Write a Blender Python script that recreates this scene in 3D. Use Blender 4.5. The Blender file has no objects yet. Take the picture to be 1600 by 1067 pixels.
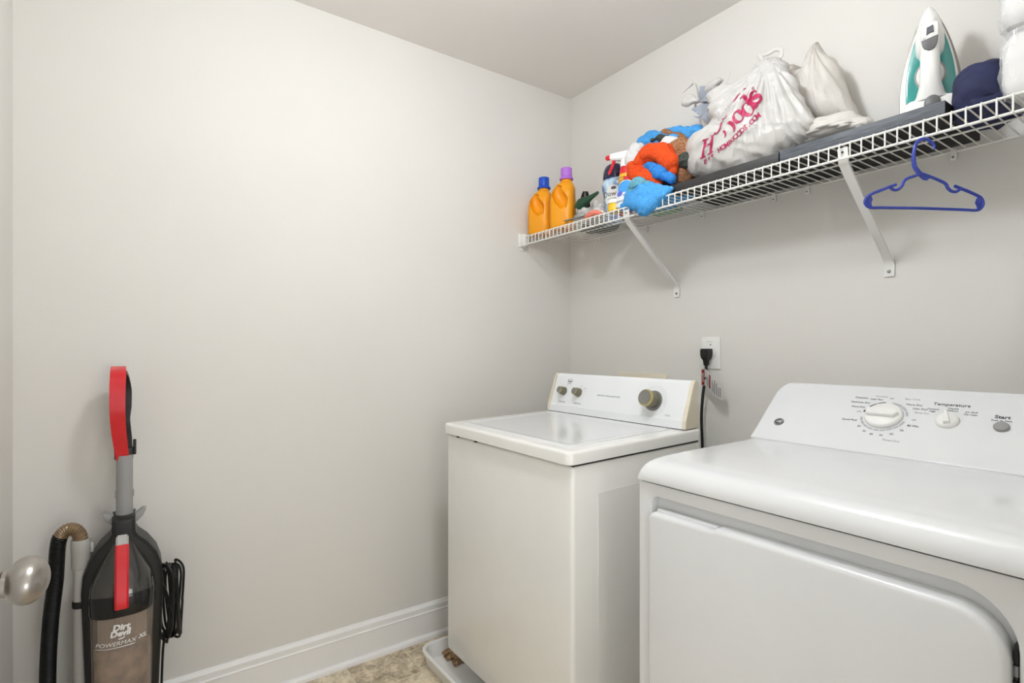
import bpy, bmesh, math, random
from mathutils import Vector, Matrix, noise, geometry
from mathutils.bvhtree import BVHTree

random.seed(7)
scene = bpy.context.scene
COL = scene.collection

# ------------------------------------------------------------------ camera
CAM_H = 1.19
FWD = Vector((-0.81803, 0.57518, 0.0)); RGT = Vector((0.57518, 0.81803, 0.0))
FPX, CX, CY = 832.0, 800.0, 546.0
cd = bpy.data.cameras.new('camera'); cam = bpy.data.objects.new('camera', cd); COL.objects.link(cam)
cam.location = (0, 0, CAM_H)
cam.rotation_euler = (math.pi/2, 0, math.asin(0.81803))
cd.sensor_width = 36.0; cd.lens = FPX/1600*36; cd.shift_y = 12.5/1600; cd.clip_start = 0.02
scene.camera = cam

# ------------------------------------------------------------------ world, light, exposure
w = bpy.data.worlds.new('hall_ambient'); scene.world = w; w.use_nodes = True
w.node_tree.nodes['Background'].inputs[0].default_value = (1.0, 1.0, 0.99, 1)
w.node_tree.nodes['Background'].inputs[1].default_value = 1.15
scene.view_settings.view_transform = 'Standard'; scene.view_settings.look = 'None'
scene.view_settings.gamma = 1.0; scene.view_settings.use_curve_mapping = False
scene.view_settings.exposure = 0.0
LAMP_POS = Vector((-0.82, 0.60, 2.44))
LAMP_STRENGTH = 93.0
LAMP_COLOR = (0.955, 1.0, 1.05, 1)
hl = bpy.data.lights.new('doorway_fill', 'AREA'); hl.energy = 4.5; hl.size = 0.5; hl.color = (1, 1, 1)  # unseen fill added outside the doorway to lift the lower left wall
hlo = bpy.data.objects.new('doorway_fill', hl); COL.objects.link(hlo)
hlo.location = (0.45, 0.42, 1.0)
hlo.rotation_euler = (Vector((-1.6, 0.8, 0.6)) - hlo.location).to_track_quat('-Z', 'Y').to_euler()

# ------------------------------------------------------------------ helpers
def at(x, y, X=None, Y=None, Z=None):
    """point of the room seen at photo position (x, y) on a wall-parallel or level plane (measuring aid)"""
    d = FWD + RGT*((x-CX)/FPX) + Vector((0, 0, (CY-y)/FPX))
    t = X/d.x if X is not None else (Y/d.y if Y is not None else (Z-CAM_H)/d.z)
    return Vector((0, 0, CAM_H)) + d*t

def lin(c):
    c /= 255.0
    return c/12.92 if c <= 0.04045 else ((c+0.055)/1.055)**2.4

def rgb(*c): return (lin(c[0]), lin(c[1]), lin(c[2]), 1.0)

def mat(name, col, rough=0.5, metal=0.0, var=0.04, scale=12.0, bump=0.0, bscale=200.0, coat=0.0, trans=0.0,
        alpha=1.0, transl=0.0, col2=None, emit=0.0, spec=0.5, ior=1.45):
    m = bpy.data.materials.new(name); m.use_nodes = True
    nt = m.node_tree; b = nt.nodes['Principled BSDF']
    tc = nt.nodes.new('ShaderNodeTexCoord')
    nz = nt.nodes.new('ShaderNodeTexNoise'); nz.inputs['Scale'].default_value = scale; nz.inputs['Detail'].default_value = 4
    nt.links.new(tc.outputs['Object'], nz.inputs['Vector'])
    cr = nt.nodes.new('ShaderNodeValToRGB')
    a = [max(0, v*(1-var)) for v in col[:3]]; c2 = [min(1, v*(1+var)) for v in (col2 or col)[:3]]
    cr.color_ramp.elements[0].position = 0.3; cr.color_ramp.elements[1].position = 0.7
    cr.color_ramp.elements[0].color = (*a, 1); cr.color_ramp.elements[1].color = (*c2, 1)
    nt.links.new(nz.outputs['Fac'], cr.inputs['Fac']); nt.links.new(cr.outputs['Color'], b.inputs['Base Color'])
    b.inputs['Roughness'].default_value = rough; b.inputs['Metallic'].default_value = metal
    b.inputs['Coat Weight'].default_value = coat; b.inputs['Coat Roughness'].default_value = 0.06
    b.inputs['Transmission Weight'].default_value = trans; b.inputs['Alpha'].default_value = alpha
    b.inputs['Specular IOR Level'].default_value = spec; b.inputs['IOR'].default_value = ior
    if emit:
        b.inputs['Emission Color'].default_value = (*col[:3], 1); b.inputs['Emission Strength'].default_value = emit
    if bump:
        n2 = nt.nodes.new('ShaderNodeTexNoise'); n2.inputs['Scale'].default_value = bscale; n2.inputs['Detail'].default_value = 3
        nt.links.new(tc.outputs['Object'], n2.inputs['Vector'])
        bp = nt.nodes.new('ShaderNodeBump'); bp.inputs['Strength'].default_value = bump; bp.inputs['Distance'].default_value = 0.002
        nt.links.new(n2.outputs['Fac'], bp.inputs['Height']); nt.links.new(bp.outputs['Normal'], b.inputs['Normal'])
    if transl:
        out = nt.nodes['Material Output']; tr = nt.nodes.new('ShaderNodeBsdfTranslucent'); mx = nt.nodes.new('ShaderNodeMixShader')
        nt.links.new(cr.outputs['Color'], tr.inputs['Color']); mx.inputs[0].default_value = transl
        nt.links.new(b.outputs[0], mx.inputs[1]); nt.links.new(tr.outputs[0], mx.inputs[2]); nt.links.new(mx.outputs[0], out.inputs['Surface'])
    return m

def finish(me, smooth=True, angle=40):
    if smooth:
        me.shade_smooth(); me.set_sharp_from_angle(angle=math.radians(angle))

def link(name, me, m, parent=None):
    if m is not None and not me.materials: me.materials.append(m)
    o = bpy.data.objects.new(name, me); COL.objects.link(o)
    if parent is not None:
        o.parent = parent
        loc = parent.location if parent.parent is None else Vector((0, 0, 0))   # geometry is written in room coordinates
        o.matrix_parent_inverse = Matrix.Translation(-loc)
    return o

def obj(name, bm, m, parent=None, smooth=True, angle=40, normals=True):
    if normals: bmesh.ops.recalc_face_normals(bm, faces=bm.faces)
    me = bpy.data.meshes.new(name); bm.to_mesh(me); bm.free(); finish(me, smooth, angle)
    return link(name, me, m, parent)

def empty(name, loc, label, cat, group=None):
    o = bpy.data.objects.new(name, None); COL.objects.link(o); o.location = loc; o.empty_display_size = 0.05
    return tag(o, label, cat, group)

def tag(o, label, cat, group=None):
    o['label'] = label; o['category'] = cat
    if group: o['group'] = group
    return o

def struct(o): o['kind'] = 'structure'; return o

def add_box(bm, x0, x1, y0, y1, z0, z1, r=0.0, seg=2):
    b2 = bmesh.new()
    v = [b2.verts.new((x, y, z)) for x in (x0, x1) for y in (y0, y1) for z in (z0, z1)]
    for f in ((0,1,3,2),(4,6,7,5),(0,4,5,1),(2,3,7,6),(0,2,6,4),(1,5,7,3)): b2.faces.new([v[i] for i in f])
    bmesh.ops.recalc_face_normals(b2, faces=b2.faces)
    if r > 0: bmesh.ops.bevel(b2, geom=list(b2.edges), offset=r, segments=seg, profile=0.5, affect='EDGES', clamp_overlap=True)
    merge(bm, b2); return bm

def merge(bm, b2, M=None):
    mp = {}
    for v in b2.verts: mp[v] = bm.verts.new(M @ v.co if M else v.co)
    for f in b2.faces:
        try:
            nf = bm.faces.new([mp[v] for v in f.verts]); nf.material_index = f.material_index
        except ValueError: pass
    b2.free()

def box(x0, x1, y0, y1, z0, z1, r=0.0, seg=2): return add_box(bmesh.new(), x0, x1, y0, y1, z0, z1, r, seg)

def frame(o, ux, uy, n):
    return Matrix(((ux[0], uy[0], n[0], o[0]), (ux[1], uy[1], n[1], o[1]), (ux[2], uy[2], n[2], o[2]), (0, 0, 0, 1)))

def rings(bm, R, cap0=True, cap1=True, closed=True):
    V = [[bm.verts.new(p) for p in r] for r in R]
    n = len(R[0])
    for a, b in zip(V, V[1:]):
        for i in range(n if closed else n-1):
            j = (i+1) % n
            bm.faces.new((a[i], a[j], b[j], b[i]))
    if closed and cap0: bm.faces.new(V[0][::-1])
    if closed and cap1: bm.faces.new(V[-1])
    return bm

def lathe(prof, M=None, n=24, sx=1.0, sy=1.0, bm=None):
    bm = bm or bmesh.new(); M = M or Matrix.Identity(4)
    R = [[M @ Vector((max(r, 1e-5)*math.cos(2*math.pi*i/n)*sx, max(r, 1e-5)*math.sin(2*math.pi*i/n)*sy, z)) for i in range(n)] for r, z in prof]
    return rings(bm, R)

def smooth_path(pts, k=6):
    P = [Vector(p) for p in pts]; out = []
    for i in range(len(P)-1):
        p0 = P[max(i-1, 0)]; p1 = P[i]; p2 = P[i+1]; p3 = P[min(i+2, len(P)-1)]
        for s in range(k):
            t = s/k
            out.append(0.5*((2*p1)+(p2-p0)*t+(2*p0-5*p1+4*p2-p3)*t*t+(3*p1-p0-3*p2+p3)*t**3))
    out.append(P[-1]); return out

def tube(pts, r, n=8, bm=None, flat=1.0, up=None):
    bm = bm or bmesh.new(); P = [Vector(p) for p in pts]; R = []
    N = None
    for i, p in enumerate(P):
        t = (P[min(i+1, len(P)-1)]-P[max(i-1, 0)])
        if t.length < 1e-9: t = Vector((0, 0, 1))
        t.normalize()
        if N is None:
            N = Vector(up) if up else (Vector((0, 0, 1)) if abs(t.z) < 0.9 else Vector((1, 0, 0)))
        N = (N - t*N.dot(t)); N.normalize(); B = t.cross(N)
        rr = r[i] if isinstance(r, (list, tuple)) else r
        R.append([p + N*rr*flat*math.cos(2*math.pi*k/n) + B*rr*math.sin(2*math.pi*k/n) for k in range(n)])
    return rings(bm, R)

def resample(vals, n):
    m = len(vals)-1; out = []
    for i in range(n):
        f = i/(n-1)*m; a = min(int(f), m-1); out.append(vals[a]+(vals[a+1]-vals[a])*(f-a))
    return out

def round_poly(x0, x1, z0, z1, r, seg=8):
    """rounded rectangle, r = radii (lower-left, lower-right, upper-right, upper-left), counter-clockwise"""
    out = []
    for (cx, cz, rr, a0) in ((x0+r[0], z0+r[0], r[0], 180), (x1-r[1], z0+r[1], r[1], 270), (x1-r[2], z1-r[2], r[2], 0), (x0+r[3], z1-r[3], r[3], 90)):
        for k in range(seg+1):
            a = math.radians(a0+90*k/seg); out.append((cx+rr*math.cos(a), cz+rr*math.sin(a)))
    return out

def prism(outline, d, M, bev=0.0, seg=2, bm=None):
    """outline in local xy, from z=0 to z=d (bevelled on the z=d side), placed by M"""
    b2 = bmesh.new()
    a = [b2.verts.new((x, y, 0)) for x, y in outline]; c = [b2.verts.new((x, y, d)) for x, y in outline]
    n = len(a); b2.faces.new(a[::-1]); top = b2.faces.new(c)
    for i in range(n): b2.faces.new((a[i], a[(i+1) % n], c[(i+1) % n], c[i]))
    bmesh.ops.recalc_face_normals(b2, faces=b2.faces)
    if bev: bmesh.ops.bevel(b2, geom=list(top.edges), offset=bev, segments=seg, profile=0.5, affect='EDGES')
    bm = bm or bmesh.new(); merge(bm, b2, M); return bm

def evaluated(o):
    dg = bpy.context.evaluated_depsgraph_get(); dg.update()
    return bpy.data.meshes.new_from_object(o.evaluated_get(dg))

def text(body, size, M, m, parent, name='lettering', extrude=0.0003, align='CENTER', shear=0.0, sx=1.0, bold=0.0, bvh=None, direction=None, space=1.0, lift=0.0008):
    c = bpy.data.curves.new('t', 'FONT'); c.body = body; c.size = size; c.align_x = align; c.align_y = 'CENTER'
    c.shear = shear; c.offset = bold; c.space_character = space; c.resolution_u = 3; c.fill_mode = 'FRONT' if bvh else 'BOTH'
    if not bvh: c.extrude = extrude
    o = bpy.data.objects.new('t', c); COL.objects.link(o)
    me = evaluated(o); bpy.data.objects.remove(o); bpy.data.curves.remove(c)
    me.materials.clear()
    S = Matrix.Diagonal((sx, 1, 1, 1))
    if bvh:
        bm = bmesh.new(); bm.from_mesh(me); bmesh.ops.triangulate(bm, faces=bm.faces)
        for _ in range(2):
            L = [e for e in bm.edges if e.calc_length() > size*0.12]
            if L: bmesh.ops.subdivide_edges(bm, edges=L, cuts=1); bmesh.ops.triangulate(bm, faces=bm.faces)
        drop = []
        for v in bm.verts:
            p = M @ (S @ v.co); h = bvh.ray_cast(p - direction*0.3, direction)
            if h[0] is None: drop.append(v)
            else: v.co = h[0] - direction*lift
        if drop: bmesh.ops.delete(bm, geom=drop, context='VERTS')
        bm.to_mesh(me); bm.free()
    else:
        me.transform(M @ S)
    return link(name, me, m, parent)

def bvh_of(o):
    bm = bmesh.new(); bm.from_mesh(o.data); t = BVHTree.FromBMesh(bm); bm.free(); return t

def crumple(p, s1, a1, s2=0, a2=0, s3=0, a3=0, seed=0.0):
    q = p + Vector((seed, seed*0.7, -seed)); d = 0.0
    for s, a in ((s1, a1), (s2, a2)):
        if s:
            wq = q + noise.noise_vector(q*s*0.5)*(0.35/s)
            dd = noise.voronoi(wq*s)[0]; d += a*(min(dd[1]-dd[0], 0.6)/0.6 - 0.5)
    if s3: d += a3*noise.noise(q*s3)
    return d

def displace(me, fn):
    me.update(); N = [v.normal.copy() for v in me.vertices]
    for v, n in zip(me.vertices, N): v.co += n*fn(v.co, n)
    me.update()

def relax(bm, k=2, f=0.5):
    for _ in range(k): bmesh.ops.smooth_vert(bm, verts=bm.verts, factor=f, use_axis_x=True, use_axis_y=True, use_axis_z=True)

def blob(name, prims, m, parent, voxel=0.008, sm=3, fn=None, floor=None):
    """soft lump: union of ellipsoids and tapered tubes, remeshed, smoothed, displaced"""
    bm = bmesh.new()
    for pr in prims:
        if pr[0] == 'e':
            _, c, rad = pr[:3]
            rot = pr[3] if len(pr) > 3 else 0
            M = Matrix.Translation(c) @ Matrix.Rotation(rot, 4, 'Z') @ Matrix.Diagonal((*rad, 1))
            bmesh.ops.create_icosphere(bm, subdivisions=3, radius=1, matrix=M)
        else:
            _, pts, rad = pr[:3]
            P = smooth_path(pts, 5); R = resample(list(rad), len(P))
            tube(P, R, 14, bm)
            for q, rr in ((P[0], R[0]), (P[-1], R[-1])):
                bmesh.ops.create_icosphere(bm, subdivisions=2, radius=rr, matrix=Matrix.Translation(q))
    bmesh.ops.recalc_face_normals(bm, faces=bm.faces)
    me = bpy.data.meshes.new('tmp'); bm.to_mesh(me); bm.free()
    o = bpy.data.objects.new('tmp', me); COL.objects.link(o)
    md = o.modifiers.new('r', 'REMESH'); md.mode = 'VOXEL'; md.voxel_size = voxel
    me2 = evaluated(o); bpy.data.objects.remove(o); bpy.data.meshes.remove(me)
    bm = bmesh.new(); bm.from_mesh(me2); relax(bm, sm); bm.to_mesh(me2); bm.free()
    if fn: displace(me2, fn)
    if floor is not None:
        for v in me2.vertices:
            if v.co.z < floor: v.co.z = floor + (v.co.z-floor)*0.05
    me2.name = name; me2.materials.clear(); me2.shade_smooth()
    return link(name, me2, m, parent)

def inflate(name, outline, center, tf, tb, m, parent, n=140, k=26, fn=None, q=2.0, lower=None):
    """soft bag: closed outline (3D points, roughly upright) puffed out towards -Y by tf and +Y by tb"""
    P = [Vector(p) for p in outline]; C = Vector(center); L = len(P); O = []
    for i in range(n):
        f = i/n*L; a = int(f); t = f-a
        p0, p1, p2, p3 = P[(a-1) % L], P[a % L], P[(a+1) % L], P[(a+2) % L]
        O.append(0.5*((2*p1)+(p2-p0)*t+(2*p0-5*p1+4*p2-p3)*t*t+(3*p1-p0-3*p2+p3)*t**3))
    bm = bmesh.new()
    def ring(t, T, s): 
        h = T*(max(0, 1-t**q))**0.5
        return [bm.verts.new(C+(o-C)*t+Vector((0, s*h, 0))) for o in O]
    rim = ring(1, 0, 0)
    for T, s in ((tf, -1), (tb, 1)):
        prev = rim
        for j in range(1, k):
            t = math.cos(math.pi/2*j/k)**0.9
            cur = ring(t, T, s)
            for i in range(n):
                a = (prev[i], prev[(i+1) % n], cur[(i+1) % n], cur[i]); bm.faces.new(a)
            prev = cur
        cv = bm.verts.new(C+Vector((0, s*T, 0)))
        for i in range(n): bm.faces.new((prev[i], prev[(i+1) % n], cv))
    bmesh.ops.recalc_face_normals(bm, faces=bm.faces)
    me = bpy.data.meshes.new(name); bm.to_mesh(me); bm.free()
    if fn: displace(me, fn)
    if lower is not None:
        for v in me.vertices:
            if v.co.z < lower: v.co.z = lower+(v.co.z-lower)*0.05
    me.shade_smooth()
    return link(name, me, m, parent)

# ------------------------------------------------------------------ materials
M_wall = mat('wall_paint', rgb(223, 220, 214), 0.62, var=0.012, scale=2.5, bump=0.10, bscale=160)
M_ceil = mat('ceiling_paint', rgb(238, 234, 229), 0.9, var=0.01, scale=3, bump=0.12, bscale=120)
M_trim = mat('trim_paint', rgb(238, 237, 235), 0.35, var=0.015, scale=6)
M_grout = mat('vinyl_grout', rgb(216, 203, 178), 0.6, var=0.06, scale=60)
M_app = mat('appliance_enamel', rgb(226, 227, 227), 0.22, var=0.008, coat=0.5)
M_app2 = mat('washer_enamel', rgb(243, 242, 237), 0.25, var=0.012, coat=0.5)
M_cons = mat('washer_console_face', rgb(238, 240, 241), 0.35, var=0.006)
M_almond = mat('aged_plastic', rgb(226, 217, 197), 0.45, var=0.04, scale=8)
M_dark = mat('dark_gap', rgb(38, 37, 36), 0.6)
M_white = mat('white_plastic', rgb(235, 234, 230), 0.35, var=0.01)
M_wire = mat('white_vinyl_wire', rgb(236, 234, 228), 0.35, var=0.015)
M_nickel = mat('brushed_nickel', rgb(168, 163, 157), 0.30, metal=1.0, var=0.10, scale=40)
M_steel = mat('zinc_screw', rgb(150, 150, 150), 0.35, metal=1.0)
M_black = mat('black_plastic', rgb(21, 21, 20), 0.38, var=0.08)
M_blackg = mat('black_gloss_plastic', rgb(24, 24, 24), 0.16, var=0.08)
M_rubber = mat('black_rubber_cord', rgb(24, 25, 25), 0.42, var=0.1)
M_grey = mat('grey_plastic', rgb(150, 149, 147), 0.42, var=0.03)
M_greyl = mat('light_grey_plastic', rgb(178, 176, 171), 0.45, var=0.03)
M_red = mat('red_plastic', rgb(206, 24, 36), 0.22, var=0.05, coat=0.4)
M_print = mat('grey_print', rgb(96, 98, 104), 0.6)
M_printl = mat('pale_grey_print', rgb(176, 178, 182), 0.6)
M_printd = mat('dark_print', rgb(52, 52, 56), 0.6)
M_wprint = mat('white_print', rgb(235, 235, 232), 0.5)
M_brass = mat('olive_knob_plastic', rgb(118, 114, 96), 0.35, var=0.06)
M_brassr = mat('gilt_knob_ring', rgb(196, 182, 128), 0.35, metal=0.6, var=0.05)
M_knobg = mat('grey_knob_cap', rgb(132, 130, 125), 0.3, metal=0.4)
M_orange = mat('orange_jug_plastic', rgb(247, 164, 18), 0.38, var=0.03, transl=0.10)
M_bluecap = mat('blue_cap', rgb(22, 78, 190), 0.35)
M_purple = mat('purple_cap', rgb(178, 112, 212), 0.4)
M_bag = mat('white_bag_film', rgb(222, 219, 215), 0.32, var=0.015, scale=18, bump=0.25, bscale=60, transl=0.22)
M_bag2 = mat('cream_bag_film', rgb(233, 228, 221), 0.42, var=0.02, scale=18, bump=0.2, bscale=60, transl=0.22)
M_mag = mat('magenta_print', rgb(176, 36, 84), 0.45, var=0.06, scale=90)
M_tissue = mat('grey_blue_tissue', rgb(196, 202, 212), 0.7, var=0.08, scale=30)
M_plank = None

def wood_mat(name, a, b):
    m = bpy.data.materials.new(name); m.use_nodes = True; nt = m.node_tree; bs = nt.nodes['Principled BSDF']
    tc = nt.nodes.new('ShaderNodeTexCoord'); mp = nt.nodes.new('ShaderNodeMapping'); mp.inputs['Scale'].default_value = (6, 60, 160)
    nz = nt.nodes.new('ShaderNodeTexNoise'); nz.inputs['Scale'].default_value = 3; nz.inputs['Detail'].default_value = 6
    cr = nt.nodes.new('ShaderNodeValToRGB'); cr.color_ramp.elements[0].position = 0.35; cr.color_ramp.elements[1].position = 0.68
    cr.color_ramp.elements[0].color = a; cr.color_ramp.elements[1].color = b
    nt.links.new(tc.outputs['Object'], mp.inputs[0]); nt.links.new(mp.outputs[0], nz.inputs['Vector'])
    nt.links.new(nz.outputs['Fac'], cr.inputs[0]); nt.links.new(cr.outputs[0], bs.inputs['Base Color'])
    bs.inputs['Roughness'].default_value = 0.55
    return m
M_plank = wood_mat('charcoal_wood_grain', rgb(58, 62, 68), rgb(100, 105, 112))
M_plankd = wood_mat('blackened_wood_grain', rgb(34, 33, 32), rgb(58, 56, 55))

def tile_mat():
    m = bpy.data.materials.new('mottled_vinyl_tile'); m.use_nodes = True; nt = m.node_tree; bs = nt.nodes['Principled BSDF']
    tc = nt.nodes.new('ShaderNodeNewGeometry'); n1 = nt.nodes.new('ShaderNodeTexNoise'); n2 = nt.nodes.new('ShaderNodeTexNoise')
    n1.inputs['Scale'].default_value = 14; n1.inputs['Detail'].default_value = 8; n1.inputs['Roughness'].default_value = 0.68; n1.inputs['Distortion'].default_value = 1.2
    n2.inputs['Scale'].default_value = 70; n2.inputs['Detail'].default_value = 5
    oi = nt.nodes.new('ShaderNodeObjectInfo')
    for n in (n1, n2): nt.links.new(tc.outputs['Position'], n.inputs['Vector'])
    mx = nt.nodes.new('ShaderNodeMath'); mx.operation = 'MULTIPLY_ADD'; mx.inputs[1].default_value = 0.45
    nt.links.new(n2.outputs['Fac'], mx.inputs[0]); nt.links.new(n1.outputs['Fac'], mx.inputs[2])
    m3 = nt.nodes.new('ShaderNodeMath'); m3.operation = 'MULTIPLY_ADD'; m3.inputs[1].default_value = 0.10
    nt.links.new(oi.outputs['Random'], m3.inputs[0]); nt.links.new(mx.outputs[0], m3.inputs[2])
    cr = nt.nodes.new('ShaderNodeValToRGB'); e = cr.color_ramp.elements
    e[0].position = 0.50; e[0].color = rgb(132, 116, 93); e[1].position = 1.0; e[1].color = rgb(238, 224, 198)
    e2 = cr.color_ramp.elements.new(0.70); e2.color = rgb(186, 171, 145); e3 = cr.color_ramp.elements.new(0.82); e3.color = rgb(218, 204, 178)
    nt.links.new(m3.outputs[0], cr.inputs[0]); nt.links.new(cr.outputs[0], bs.inputs['Base Color']); bs.inputs['Roughness'].default_value = 0.42
    return m
M_tile = tile_mat()

# ------------------------------------------------------------------ the room
XL, XR, YB, YF, HC = -2.01, -0.09, 1.77, -0.284, 2.44
struct(obj('wall_left', box(XL-0.1, XL, YF-0.1, YB+0.1, -0.05, HC+0.1), M_wall, smooth=False))
struct(obj('wall_back', box(XL, 0.05, YB, YB+0.1, -0.05, HC+0.1), M_wall, smooth=False))
struct(obj('wall_front', box(XL, 0.05, YF-0.1, YF, -0.05, HC+0.1), M_wall, smooth=False))
bm = box(XR, 0.03, 0.62, YB, -0.05, HC+0.1); add_box(bm, XR, 0.03, YF, -0.215, -0.05, HC+0.1); add_box(bm, XR, 0.03, -0.215, 0.62, 2.06, HC+0.1)
struct(obj('wall_right', bm, M_wall, smooth=False))
struct(obj('ceiling', box(XL, 0.05, YF, YB, HC, HC+0.1), M_ceil, smooth=False))
floor = struct(obj('floor', box(XL, 0.9, YF, YB, -0.05, -0.0012), M_grout, smooth=False))
T = 0.2286
tm = None
for i in range(-1, 10):
    for j in range(-5, 6):
        x0 = -1.80+T*i; y0 = 0.865+T*j
        a0, a1 = max(x0+0.0032, XL+0.001), min(x0+T-0.0032, 0.02); b0, b1 = max(y0+0.0032, YF+0.001), min(y0+T-0.0032, YB-0.001)
        if a1-a0 < 0.01 or b1-b0 < 0.01: continue
        full = abs(a1-a0-(T-0.0064)) < 1e-4 and abs(b1-b0-(T-0.0064)) < 1e-4
        if full and tm is not None: o = link('tile', tm, None, floor)
        else:
            o = obj('tile', box(-(a1-a0)/2, (a1-a0)/2, -(b1-b0)/2, (b1-b0)/2, -0.004, 0.0, 0.0008, 1), M_tile, floor, smooth=False)
            if full: tm = o.data
        o.location = ((a0+a1)/2, (b0+b1)/2, 0)

BASE = [(0, 0), (0.030, 0), (0.0295, 0.007), (0.027, 0.013), (0.022, 0.0175), (0.016, 0.019), (0.0145, 0.0195), (0.0145, 0.103), (0.0165, 0.105), (0.0165, 0.107),
        (0.0125, 0.110), (0.0118, 0.114), (0.0128, 0.122), (0.0125, 0.129), (0.0095, 0.134), (0.0075, 0.136), (0.0065, 0.1385), (0.0045, 0.1415), (0, 0.1415)]
def baseboard(name, p0, p1, nrm):
    bm = bmesh.new()
    rings(bm, [[Vector(p)+Vector(nrm)*d+Vector((0, 0, z)) for d, z in BASE] for p in (p0, p1)])
    return struct(obj(name, bm, M_trim, angle=25))
baseboard('baseboard_left', (XL, YF, 0), (XL, YB, 0), (1, 0, 0))
baseboard('baseboard_back', (XL+0.03, YB, 0), (XR, YB, 0), (0, -1, 0))
baseboard('baseboard_front', (XL+0.03, YF, 0), (XR, YF, 0), (0, 1, 0))
bm = box(XR-0.014, XR, 0.62, 0.68, 0, 2.12, 0.003); add_box(bm, XR-0.014, XR, -0.28, 0.62, 2.06, 2.12, 0.003)
struct(obj('trim_1', bm, M_trim))

# door leaf folded back along the front wall, only its knob reaches the picture
DY = -0.1755
door = struct(obj('door_1', box(-0.925, -0.125, DY-0.035, DY, 0.01, 2.03, 0.002), M_trim))
for (x0, x1, z0, z1) in ((-0.82, -0.56, 0.25, 0.80), (-0.49, -0.23, 0.25, 0.80), (-0.82, -0.56, 1.05, 1.85), (-0.49, -0.23, 1.05, 1.85)):
    obj('panel', box(x0, x1, DY-0.004, DY+0.005, z0, z1, 0.004), M_trim, door)
for z in (0.25, 1.02, 1.80):
    obj('hinge', lathe([(0.006, z-0.045), (0.006, z+0.045)], Matrix.Translation((-0.119, DY+0.004, 0)), 10), M_nickel, door)
KX, KZ = -0.868, 0.910
Mk = frame((KX, DY, KZ), (1, 0, 0), (0, 0, 1), (0, 1, 0))
prk = [(0.0150, 0.0445)]+[(0.0275*math.cos(math.radians(a)), 0.066+0.0215*math.sin(math.radians(a))) for a in range(-56, 91, 8)]
kn = obj('knob', lathe(prk, Mk, 40, 1.32, 1.0), M_nickel, door)
kn['label'] = 'brushed nickel egg-shaped knob'
obj('knob_neck', lathe([(0.0135, 0.004), (0.0135, 0.036), (0.0150, 0.039), (0.0150, 0.0425), (0.0125, 0.0432), (0.0125, 0.0450)], Mk, 28), M_nickel, kn)
obj('rosette', lathe([(0.033, 0), (0.033, 0.003), (0.029, 0.006), (0.014, 0.008)], Mk, 32), M_nickel, kn)

# ceiling lamp
lamp = empty('ceiling_light', LAMP_POS, 'ceiling light with a frosted glass globe', 'light')
ML = Matrix.Translation(LAMP_POS)
obj('base_plate', lathe([(0.075, 0), (0.078, -0.006), (0.070, -0.020), (0.030, -0.030), (0.026, -0.050), (0.046, -0.060), (0.046, -0.070)], ML, 40), M_nickel, lamp)
M_glow = mat('lit_frosted_glass', LAMP_COLOR, 0.5, var=0.0, emit=LAMP_STRENGTH)
obj('glass_globe', lathe([(0.044, -0.066), (0.060, -0.076), (0.076, -0.094), (0.085, -0.116), (0.088, -0.141), (0.084, -0.166), (0.073, -0.188), (0.055, -0.206), (0.030, -0.218), (0, -0.222)], ML, 32), M_glow, lamp)

# ------------------------------------------------------------------ dryer
DX0, DX1, DYF, DYB = -0.812, -0.122, 0.921, 1.58
dry = empty('dryer', ((DX0+DX1)/2, 1.25, 0), 'white front-loading clothes dryer with sloped control panel, at the right', 'dryer')
bm = box(DX0, DX1, 0.944, DYB, 0.0, 0.899, 0.004)
obj('cabinet', bm, M_app, dry)
# front panel with the door recess
outer = round_poly(DX0, DX1, 0.0, 0.897, (0.004, 0.004, 0.004, 0.004), 2)
inner = round_poly(-0.783, -0.180, 0.16, 0.874, (0.05, 0.05, 0.075, 0.022), 10)
bm = bmesh.new()
def front_pts(pl, y): return [Vector((x, y, z)) for x, z in pl]
tri = geometry.tessellate_polygon([front_pts(outer, 0), front_pts(inner, 0)])
vf = [bm.verts.new(p) for p in front_pts(outer, DYF)+front_pts(inner, DYF)]
for t in tri:
    try: bm.faces.new([vf[i] for i in t])
    except ValueError: pass
no, ni = len(outer), len(inner)
vo = [bm.verts.new(p) for p in front_pts(outer, 0.944)]
ix, iz = -0.48, 0.52
def shr(pl, d):
    out = []
    n = len(pl)
    for i in range(n):
        a, b = Vector(pl[i-1]), Vector(pl[(i+1) % n]); t = (b-a)
        if t.length < 1e-9: out.append(pl[i]); continue
        t.normalize(); out.append((pl[i][0]-t.y*d, pl[i][1]+t.x*d))
    return out
i2 = shr(inner, 0.003); i3 = shr(inner, 0.0045)
v2 = [bm.verts.new(p) for p in front_pts(i2, DYF+0.0015)]; v3 = [bm.verts.new(p) for p in front_pts(i3, DYF+0.005)]
v4 = [bm.verts.new(p) for p in front_pts(i3, 0.9435)]
for i in range(no): bm.faces.new((vf[i], vf[(i+1) % no], vo[(i+1) % no], vo[i]))
vi = vf[no:]
for A, B in ((vi, v2), (v2, v3), (v3, v4)):
    for i in range(ni): bm.faces.new((A[i], A[(i+1) % ni], B[(i+1) % ni], B[i]))
bm.faces.new(v4)
obj('front_panel', bm, M_app, dry, angle=30)
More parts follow.
